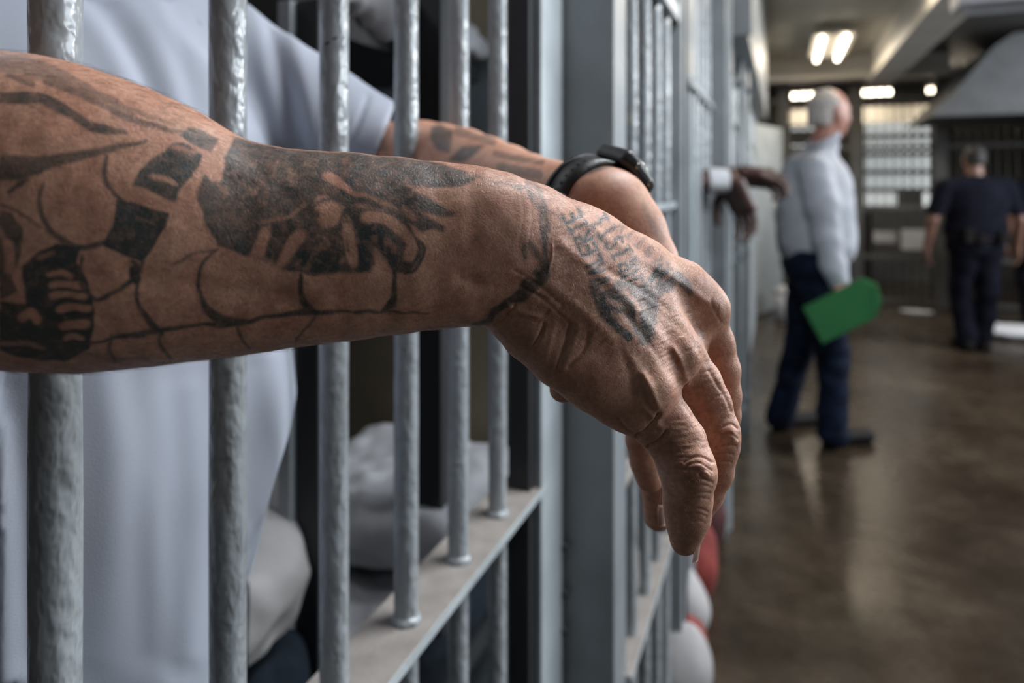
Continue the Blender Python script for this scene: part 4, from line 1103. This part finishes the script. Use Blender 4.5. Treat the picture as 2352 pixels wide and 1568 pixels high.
# trousers and hair
tr = SDF()
tr.ell((-.63, .42, .90), [.13, .175, .15], k=.05)
for y in (.32, .53):
    tr.cone((-.63, y, .86), (-.60, y, .50), .105, .080, .03); tr.cone((-.60, y, .50), (-.65, y, .07), .078, .066, .02)
tr.plane((-.6, .4, .97), (0, 0, 1)).plane((-.6, .4, .04), (0, 0, -1))
sdf_object('trousers', tr, .006, M['blanket'], pris, lambda P: .004 * vnoise(P, 25, 77))
for y in (.31, .54):
    s = SDF(); s.ell((-.60, y, .045), [.125, .046, .045], k=.02).ell((-.66, y, .07), [.06, .045, .05], k=.03).plane((0, 0, .002), (0, 0, -1))
    sdf_object('shoe', s, .005, M['shoe'], pris)
hr = SDF(); hr.ell(hc + Vector((-.022, 0, .036)), [.101, .082, .092], k=.01)
hr.plane(hc + Vector((.055, 0, .03)), (1, 0, -.5)).plane(hc + Vector((0, 0, -.03)), (.3, 0, -1))
sdf_object('hair', hr, .004, M['hair_dark'], pris, lambda P: .002 * vnoise(P, 160, 9))

# ---- wristwatch on the far wrist
wc = W(1363, 487, .476); ax = (W(1415, 515, .458) - W(1290, 463, .51)).normalized()
watch = empty('wristwatch', tuple(wc), 'black wristwatch with rubber strap on the wrist of the farther arm', 'watch')
e1 = (upv - ax * upv.dot(ax)).normalized(); e2 = ax.cross(e1)
if e2.dot(right) < 0: e2 = -e2
#@WATCH
def ring(c, r1, r2, hw, th, a0, a1, name, mat, parent, n=48, tilt=0.0):
    bm = bmesh.new(); prev = None; closed = abs(a1 - a0) > 6.28
    prof = [(-hw, 0), (-hw * .9, th), (hw * .9, th), (hw, 0)]
    rows = []
    for i in range(n + (0 if closed else 1)):
        a = a0 + (a1 - a0) * i / n
        o = e2 * math.cos(a) * r1 + e1 * math.sin(a) * r2; on = o.normalized()
        rows.append([bm.verts.new(c + o + ax * (u + tilt * math.sin(a)) + on * v) for u, v in prof])
    m_ = len(rows)
    for i in range(m_ if closed else m_ - 1):
        A, B = rows[i], rows[(i + 1) % m_]
        for k in range(4): bm.faces.new((A[k], A[(k + 1) % 4], B[(k + 1) % 4], B[k]))
    if not closed: bm.faces.new(rows[0]); bm.faces.new(rows[-1][::-1])
    bmesh.ops.recalc_face_normals(bm, faces=bm.faces)
    me = bpy.data.meshes.new(name); bm.to_mesh(me); bm.free()
    return link(name, me, mat, parent)
# real size of the wrist measured from the mesh (section by the plane of the strap)
sel = np.abs((V0 := near_arm.data) and 0) if False else None
vv = np.empty(len(near_arm.data.vertices) * 3); near_arm.data.vertices.foreach_get('co', vv); vv = vv.reshape(-1, 3)
mw = np.array(near_arm.matrix_world); vv = vv @ mw[:3, :3].T + mw[:3, 3]
def section(c, hw=.006):
    d_ = vv - np.array(c); u_ = d_ @ np.array(ax); rr_ = np.linalg.norm(d_, axis=1)
    k_ = (abs(u_) < hw) & (rr_ < .06); d_ = d_[k_]
    return (d_ @ np.array(e2)), (d_ @ np.array(e1))
sx, sy = section(wc)
cx, cy = (sx.max() + sx.min()) / 2, (sy.max() + sy.min()) / 2
wc2 = wc + e2 * float(cx) + e1 * float(cy); ra, rb = float(sx.max() - sx.min()) / 2 + .0014, float(sy.max() - sy.min()) / 2 + .0014
print('wrist', wc, wc2, ra, rb)
st_ = ring(wc2, ra, rb, .0105, .0034, 0, 2 * math.pi + .001, 'strap', M['black'], watch, 64)
ring(wc2 - ax * .0112, ra, rb, .0018, .0042, 0, 2 * math.pi + .001, 'strap_edge', M['black'], st_, 64)
for k, a in enumerate(np.linspace(1.9, 2.9, 7)):
    o = e2 * math.cos(a) * (ra + .0036) + e1 * math.sin(a) * (rb + .0036)
    m = MB(); m.tube([wc2 + o * .985, wc2 + o * 1.01], .0012, 10); m.build('strap_hole', M['steel_dark_shade'], st_)
aw = math.radians(48)
on = (e2 * math.cos(aw) + e1 * math.sin(aw)).normalized(); cc = wc2 + (e2 * math.cos(aw) * ra + e1 * math.sin(aw) * rb) + on * .006
tn = ax.cross(on)
Rw = [list(on), list(ax), list(tn)]
s = SDF(); s.boxr(cc, [.0065, .0170, .0195], Rw, .005, .002); s.boxr(cc, [.0050, .0200, .0135], Rw, .004, .004)
s.ell(cc + on * .0085, [.0042, .0135, .0135], Rw, k=.001, op='s')
case = sdf_object('case', s, .0006, M['black'], watch)
s = SDF(); s.ell(cc + on * .0035, [.0010, .0125, .0125], Rw, k=.001); sdf_object('dial', s, .0005, flat('watch_dial', (.10, .11, .09), .15), case)
def disc(name, c, n_, r_, h_, mat):
    m = MB(); m.tube([c, c + n_ * h_], [r_, r_ * .9], 20); return m.build(name, mat, case)
ring_pts = [cc + on * .0066 + (ax * math.cos(a) + tn * math.sin(a)) * .0142 for a in np.linspace(0, 2 * math.pi, 33)]
m = MB(); m.tube(ring_pts, .0011, 8); m.build('bezel', M['metal'], case)
for q in (-1, 1):
    disc('button', cc - ax * .0175 * 1 + tn * .009 * q, -ax, .0022, .0035, M['metal'])
    disc('button', cc + ax * .0175 + tn * .009 * q, ax, .0022, .0030, M['metal'])
disc('lens_button', cc - ax * .0150 + tn * 0 + on * .002, -ax * .7 + on * .7, .0030, .0035, M['metal'])

# ================================================================== people in the corridor
def P3(t): return W(*t)
# ---- man walking: white shirt, jeans
z0 = 3.42
m1 = empty('person', tuple(Vector((W(1880, 425, 3.5).x, W(1880, 425, 3.5).y, 0))), 'white-haired person in a white shirt and blue jeans walking with a green clipboard', 'person')
f1 = (right * .93 + fwd * .25).normalized(); l1 = upv.cross(f1).normalized()   # facing, his left
bd = SDF()
hc = W(1906, 262, 3.50)
Ph = head_sdf(bd, hc, f1, 1.06)
bd.cone(W(1886, 352, 3.50), W(1896, 300, 3.50), .060, .056, .02)
bd.cone(W(1862, 385, 3.42), W(1888, 385, 3.62), .062, .062, .05)
bd.ell(W(1874, 440, 3.52), [.15, .17, .19], [list(f1), list(l1), [0, 0, 1]], k=.05)
bd.ell(W(1872, 545, 3.52), [.16, .165, .17], [list(f1), list(l1), [0, 0, 1]], k=.06)
hR, hL = W(1862, 605, 3.44), W(1856, 600, 3.60)
kR, aR = W(1910, 800, 3.44), W(1912, 985, 3.42)
kL, aL = W(1838, 790, 3.62), W(1792, 950, 3.68)
bd.chain([hR, kR, aR], [.085, .058, .040], .02); bd.chain([hL, kL, aL], [.085, .058, .040], .02)
sR, eR, wR = W(1866, 385, 3.36), W(1902, 545, 3.30), W(1930, 640, 3.26)
bd.chain([sR, eR, wR], [.052, .042, .030], .01)
hd_dir = (W(1936, 690, 3.245) - wR).normalized()
hand_sdf(bd, wR, hd_dir, fwd * .9 - f1 * .25, 1.0, 1, .75)
sL, eL, wL = W(1890, 385, 3.68), W(1900, 545, 3.72), W(1918, 640, 3.66)
bd.chain([sL, eL, wL], [.052, .042, .030], .01)
hand_sdf(bd, wL, (0, 0, -1), -l1, 1.0, -1, .4)
sdf_object('body', bd, .0035, M['skin_pale'], m1)
st1 = SDF()
Rb = [list(f1), list(l1), [0, 0, 1]]
st1.cone(W(1856, 375, 3.44), W(1884, 372, 3.62), .078, .074, .06)
st1.ell(W(1866, 430, 3.52), [.178, .19, .20], Rb, k=.06)
st1.ell(W(1872, 500, 3.52), [.190, .195, .19], Rb, k=.06)
st1.ell(W(1874, 560, 3.52), [.185, .190, .15], Rb, k=.06)
st1.cone(W(1884, 360, 3.50), W(1892, 338, 3.50), .080, .066, .03)
st1.chain([sR, W(1890, 470, 3.31), eR, W(1920, 610, 3.27), W(1932, 650, 3.26)], [.078, .074, .066, .054, .040], .03)
st1.chain([sL, eL, W(1916, 625, 3.66)], [.070, .060, .042], .03)
nk = W(1896, 332, 3.50)
st1.plane(nk + upv * .0, (-f1 * .35 + upv))
hemp = W(1880, 592, 3.52)
class Shirt(SDF): pass
# hem plane would cut the sleeves, so trunk and sleeves are separate surfaces joined by min
def cut_shirt(s, hem_z, keep):
    pass
tk = SDF(); tk.p = list(st1.p[:5]); tk.plane(nk, (-f1 * .35 + upv)); tk.plane(W(1880, 606, 3.52), (0, 0, -1))
sl = SDF(); sl.p = list(st1.p[5:11]); sl.plane(W(1932, 652, 3.26), (W(1936, 668, 3.25) - W(1922, 620, 3.27)).normalized()) if True else None
fold1 = lambda P: .007 * vnoise(P * np.array([1, 1, .6]), 22, 33) + .003 * vnoise(P, 60, 34)
class Uni:
    def __init__(s, A): s.A = A; s.p = [q for a in A for q in a.p]
def union_mesh(A, vox, disp):
    U = SDF(); U.p = [q for a in A for q in a.p]
    lo, hi = bounds(U, .03)
    nA = [len(a.p) for a in A]
    def ev(P, idx=None):
        d = A[0].ev(P)
        for a in A[1:]:
            e = a.ev(P); h = np.maximum(.02 - np.abs(d - e), 0) / .02; d = np.minimum(d, e) - h * h * .005
        return d
    U.ev = ev; U.p = [q for q in U.p if q[6] == 'u']
    return U.mesh(vox, lo, hi, disp)
V, Q = union_mesh([tk, sl], .006, fold1)
shirt1 = link('shirt', mesh_np('shirt', V, Q), M['shirt1'], m1)
s = SDF(); s.cone(W(1884, 330, 3.50), W(1897, 312, 3.50), .074, .068, .01); s.cone(W(1884, 340, 3.50), W(1897, 305, 3.50), .060, .060, .004, 's'); s.plane(W(1898, 310, 3.5), (-f1 * .5 + upv)).plane(W(1886, 332, 3.5), (f1 * .4 - upv))
sdf_object('collar', s, .0035, M['shirt1'], shirt1)
jn = SDF()
jn.ell(W(1862, 605, 3.52), [.135, .165, .14], Rb, k=.05)
jn.chain([hR, W(1890, 700, 3.44), kR, W(1914, 900, 3.43), W(1914, 990, 3.42)], [.112, .098, .082, .072, .076], .02)
jn.chain([hL, W(1852, 700, 3.60), kL, W(1812, 880, 3.66), W(1792, 955, 3.68)], [.112, .096, .080, .070, .074], .02)
jn.plane(W(1862, 560, 3.52), (0, 0, 1)); 
sdf_object('jeans', jn, .006, M['jeans'], m1, lambda P: .005 * vnoise(P, 30, 91) + .003 * vnoise(P * np.array([1, 1, 3]), 30, 92))
s = SDF(); s.ell(W(1866, 573, 3.52), [.152, .178, .022], Rb, k=.01); sdf_object('belt', s, .005, M['shoe'], m1)
def boot(parent, heel, toe, r=.046):
    s = SDF(); heel = Vector(heel); toe = Vector(toe); d = (toe - heel).normalized()
    s.cone(heel + upv * (r + .002), toe + upv * (r * .75 + .002) - d * r, r * .95, r * .80, .02); s.cone(heel + upv * .05, heel + upv * .13 + d * .01, r, r * 1.05, .02)
    s.boxr(heel + d * .02 + upv * .012, [.045, .038, .012], [list(d), list(upv.cross(d)), [0, 0, 1]], .006, .004)
    s.plane(heel, (0, 0, -1)); return sdf_object('shoe', s, .005, M['shoe'], parent)
def floor_pt(px, py):
    z = F * CAMZ / (py - HY); return W(px, py, z)
a = floor_pt(1905, 1024); boot(m1, a, a + f1 * .27 - fwd * .02)
a = floor_pt(1790, 984); boot(m1, a, a + f1 * .27)
s = SDF(); s.ell(Ph(-.020, 0, .040), [.100, .082, .088], Rb, k=.01); s.ell(Ph(-.055, 0, -.02), [.055, .070, .06], Rb, k=.02)
s.plane(Ph(-.002, 0, .05), (f1 * 1 + upv * .25)).plane(Ph(0, 0, -.055), (0, 0, -1)); s.ell(Ph(.04, 0, .005), [.07, .10, .062], Rb, k=.01, op='s')
sdf_object('hair', s, .004, M['hair_white'], m1, lambda P: .002 * vnoise(P, 150, 12))
# shirt pocket flap
# ---- green clipboard
c4 = [W(1843, 706, 3.24), W(1889, 790, 3.22), W(2012, 728, 3.10), W(2026, 690, 3.08), W(2014, 652, 3.08), W(1980, 637, 3.10)]
ctr = sum(c4, Vector()) / 6
uu = (c4[5] - c4[0]).normalized(); nn = uu.cross(c4[1] - c4[0]).normalized()
if nn.dot(fwd) > 0: nn = -nn
vv_ = nn.cross(uu)
clip = empty('clipboard', tuple(ctr), 'green clipboard held in the hand of the person in jeans', 'clipboard')
def slab(name, pts, off, th, mat, bev=.002):
    bm = bmesh.new(); pr = [ctr + (p - ctr) - nn * (p - ctr).dot(nn) + nn * off for p in pts]
    f = bm.faces.new([bm.verts.new(p) for p in pr])
    r = bmesh.ops.extrude_face_region(bm, geom=[f]); bmesh.ops.translate(bm, verts=[v for v in r['geom'] if isinstance(v, bmesh.types.BMVert)], vec=nn * th)
    bmesh.ops.recalc_face_normals(bm, faces=bm.faces)
    bmesh.ops.bevel(bm, geom=bm.edges[:], offset=bev, segments=2, affect='EDGES')
    me = bpy.data.meshes.new(name); bm.to_mesh(me); bm.free(); return link(name, me, mat, clip, False)
slab('board', c4, -.004, .012, M['green'])
slab('cover', [ctr + (p - ctr) * .97 for p in c4], .008, .006, M['green'])
e0 = ctr + (c4[3] - ctr) * .93
slab('paper_block', [ctr + (c4[2] - ctr) * .93, ctr + (c4[3] - ctr) * .97, ctr + (c4[4] - ctr) * .97, ctr + (c4[4] - ctr) * .86 , ctr + (c4[2] - ctr) * .82], .0145, .004, M['green'])

# ---- officer seen from behind
def walker(label, cx, feet_y, zc, head_y, mat_skin, build=1.0, group=None):
    """a person in a dark short-sleeved uniform seen from behind; cx: pixel column of the trunk"""
    root = empty('person', tuple(Vector((W(cx, 425, zc).x, W(cx, 425, zc).y, 0))), label, 'person')
    fz = W(cx, 425, zc); fz.z = 0
    H = CAMZ - (head_y - HY) * zc / F
    k = H / 1.75
    fw = (fwd * .93 + right * .1).normalized(); lf = upv.cross(fw).normalized(); R3 = [list(fw), list(lf), [0, 0, 1]]
    G = lambda a, b_, c_: fz + fw * a * k + lf * b_ * k + upv * c_ * k
    b_ = SDF()
    head_sdf(b_, G(.03, 0, 1.63), fw - upv * .15, k)
    b_.cone(G(0, 0, 1.42), G(.01, 0, 1.56), .066, .058, .02)
    b_.cone(G(0, .17 * build, 1.40), G(0, -.17 * build, 1.40), .06, .06, .04)
    b_.ell(G(0, 0, 1.24), [.12, .17 * build, .22], R3, k=.04).ell(G(0, 0, .98), [.12, .155 * build, .16], R3, k=.05)
    for q in (1, -1):
        e, w = G(-.02, q * .285 * build, 1.12), G(.05, q * .30 * build, .87)
        b_.chain([G(0, q * .20 * build, 1.39), e, w], [.052 * k, .043 * k, .031 * k], .01)
        hand_sdf(b_, w, (0, 0, -1), -lf * q, k, -q, .5)
        kn = G(.06 if q > 0 else -.02, q * .09, .50); an = G(.0 if q > 0 else .04, q * .075, .09)
        b_.chain([G(0, q * .09, .90), kn, an], [.085, .056, .038], .02)
    sdf_object('body', b_, .006, mat_skin, root)
    t_ = SDF(); t_.cone(G(0, .18 * build, 1.39), G(0, -.18 * build, 1.39), .076, .076, .05)
    t_.ell(G(0, 0, 1.26), [.150, .205 * build, .22], R3, k=.05).ell(G(0, 0, 1.04), [.155, .195 * build, .18], R3, k=.05)
    t_.cone(G(0, 0, 1.44), G(.0, 0, 1.50), .075, .068, .03)
    t_.plane(G(0, 0, .93), (0, 0, -1)).plane(G(0, 0, 1.50), (0, 0, 1))
    s2 = SDF()
    for q in (1, -1): s2.cone(G(0, q * .20 * build, 1.38), G(-.01, q * .262 * build, 1.18), .078, .070, .02)
    s2.plane(G(0, 0, 1.165), (0, 0, -1))
    V, Q = union_mesh([t_, s2], .008, lambda P: .006 * vnoise(P, 20, 3)); link('shirt', mesh_np('shirt', V, Q), M['uniform'], root)
    p_ = SDF(); p_.ell(G(0, 0, .90), [.135, .180 * build, .14], R3, k=.05)
    for q in (1, -1):
        kn = G(.06 if q > 0 else -.02, q * .09, .50)
        p_.chain([G(0, q * .09, .86), kn, G(.0 if q > 0 else .04, q * .075, .07)], [.112 * k, .088 * k, .078 * k], .02)
    p_.plane(G(0, 0, 1.0), (0, 0, 1)); sdf_object('trousers', p_, .008, M['uniform'], root, lambda P: .006 * vnoise(P, 24, 6))
    for q in (1, -1):
        a = G(.0 if q > 0 else .04, q * .075, 0); boot(root, a - fw * .03, a + fw * .22)
    d = SDF(); d.ell(G(0, 0, .965), [.150, .196 * build, .024], R3, k=.01); belt = sdf_object('belt', d, .006, M['shoe'], root)
    for (a, hh, mt) in ((-.14, .05, 'shoe'), (.13, .06, 'shoe'), (.03, .035, 'shoe')):
        box('belt_pouch', M[mt], belt, *sorted((G(-.165, a, 0).x - .03, G(-.165, a, 0).x + .03)), G(-.165, a, 0).y - .02, G(-.165, a, 0).y + .03, (.93) * k, (.93 + hh * 2) * k, .006)
    h_ = SDF(); h_.ell(G(.012, 0, 1.665), [.098 * k, .081 * k, .088 * k], R3, k=.01); h_.ell(G(-.03, 0, 1.61), [.06 * k, .066 * k, .05 * k], R3, k=.02); h_.plane(G(.075, 0, 1.66), fw).plane(G(0, 0, 1.585), (0, 0, -1))
    sdf_object('hair', h_, .005, M['hair_dark'], root)
    return root
walker('person in dark navy uniform seen from behind at the right', 2240, 806, 5.45, 334, M['skin_mid'], 1.22)
walker('person in dark clothes cut off by the right edge behind the officer', 2392, 770, 6.1, 345, M['skin_mid'], 1.0)

# ---- the second prisoner: only the hands come out between the bars
wrP = W(1640, 414, 2.32); wrQ = W(1662, 410, 2.40)
p2 = empty('person', (-.62, 2.42, 0), 'person in the second cell, brown hands and a white cuff hanging outside the bars', 'person')
b2 = SDF(); gate_pt = W(1588, 416, 2.30)
face2 = Vector((1, 0, 0))
b2.chain([Vector((-.66, 2.28, 1.42)), Vector((-.42, 2.37, 1.31)), gate_pt, W(1640, 414, 2.31), W(1676, 413, 2.31)], [.055, .046, .038, .034, .030], .01)
hand_sdf(b2, W(1676, 413, 2.31), right * .45 - upv * .9 + fwd * .05, -right * .9 - upv * .5 - fwd * .5, 1.35, 1, .45)
b2.chain([Vector((-.66, 2.62, 1.42)), Vector((-.40, 2.50, 1.32)), W(1640, 408, 2.42), W(1692, 402, 2.40)], [.055, .045, .036, .028], .01)
hand_sdf(b2, W(1692, 402, 2.40), right * .95 - upv * .12, -upv * .9 - fwd * .5, 1.3, -1, .9)
head_sdf(b2, (-.62, 2.45, 1.72), face2 - upv * .2, 1.0)
b2.cone((-.68, 2.45, 1.46), (-.65, 2.45, 1.62), .060, .055, .03)
b2.ell((-.72, 2.45, 1.24), [.11, .17, .24], k=.04).ell((-.72, 2.45, .96), [.11, .16, .16], k=.05).cone((-.70, 2.28, 1.42), (-.70, 2.62, 1.42), .055, .055, .04)
for y in (2.36, 2.54): b2.chain([(-.72, y, .92), (-.68, y, .50), (-.72, y, .09)], [.085, .057, .038], .02)
sdf_object('body', b2, .004, M['skin_dark'], p2)
cw = W(1638, 414, 2.31); cdir = (W(1676, 413, 2.31) - cw).normalized()
s = SDF(); s.cone(cw - cdir * .030, cw + cdir * .046, .044, .040, .002); s.cone(cw - cdir * .06, cw + cdir * .08, .034, .031, .002, 's')
s.plane(cw + cdir * .048, cdir).plane(cw - cdir * .022, -cdir)
sdf_object('cuff', s, .0025, M['white_cloth'], p2, lambda P: .0015 * vnoise(P, 80, 2))
s = SDF(); s.ell((-.72, 2.45, 1.28), [.135, .20, .22], k=.05).ell((-.72, 2.45, 1.04), [.14, .19, .2], k=.05).cone((-.70, 2.27, 1.42), (-.70, 2.63, 1.42), .068, .068, .05).plane((-.7, 2.45, .86), (0, 0, -1)).plane((-.7, 2.45, 1.49), (.2, 0, 1))
sdf_object('shirt', s, .008, M['white_cloth'], p2)
s = SDF(); s.ell((-.72, 2.45, .90), [.13, .18, .14], k=.05)
for y in (2.36, 2.54): s.chain([(-.72, y, .86), (-.68, y, .50), (-.72, y, .06)], [.11, .082, .068], .02)
sdf_object('trousers', s, .008, M['white_cloth'], p2)
s = SDF(); s.ell((-.64, 2.45, 1.756), [.100, .081, .088], k=.01); s.plane((-.57, 2.45, 1.75), (1, 0, -.4)).plane((-.64, 2.45, 1.69), (0, 0, -1)); sdf_object('hair', s, .005, M['hair_dark'], p2)
# dark cup held in the farther hand
hp = W(1722, 404, 2.42)
s = SDF(); s.ell(hp + upv * .012, [.030, .026, .020], k=.01); o = sdf_object('mug', s, .002, M['black'], None)
s2 = None
tag(o, 'small black object held in the farther dark hand in front of the second cell', 'object')

# ================================================================== fine hairs on the near forearm
rh = np.random.RandomState(3)
lum = sample(ink, NP[:, 0], NP[:, 1])
cand = np.where((NP[:, 0] > -60) & (NP[:, 0] < 1330) & (NF > .02))[0]
pick = rh.choice(cand, 5200, replace=False)
axis_ = np.array(W(1100, 560, .32) - W(100, 500, .28)); axis_ /= np.linalg.norm(axis_)
HV, HF = [], []
for i in pick:
    p = NV[i]; n = NN[i]
    t1 = axis_ * rh.uniform(.5, 1.2) + np.array([0, 0, 1.]) * rh.uniform(-.9, .35) + rh.normal(size=3) * .35
    t1 -= n * (t1 @ n); t1 /= np.linalg.norm(t1) + 1e-9
    L = rh.uniform(.004, .0105) * (1.25 if NP[i, 0] < 700 else .8); r = rh.uniform(.000022, .00004)
    side = np.cross(t1, n); base = len(HV)
    for k in range(5):
        u = k / 4; c = p + t1 * L * u + n * (L * (.30 * u - .22 * u * u) - .0002) + side * L * .12 * math.sin(u * 3 + i % 7)
        rr = r * (1 - .8 * u)
        for a in (0, 2.094, 4.189): HV.append(c + rr * (math.cos(a) * n + math.sin(a) * side))
    for k in range(4):
        for a in range(3):
            b0 = base + k * 3; HF.append((b0 + a, b0 + (a + 1) % 3, b0 + 3 + (a + 1) % 3, b0 + 3 + a))
ho = link('arm_hair', mesh_np('arm_hair', np.array(HV), np.array(HF)), M['armhair'], pris)
ho['kind'] = 'stuff'
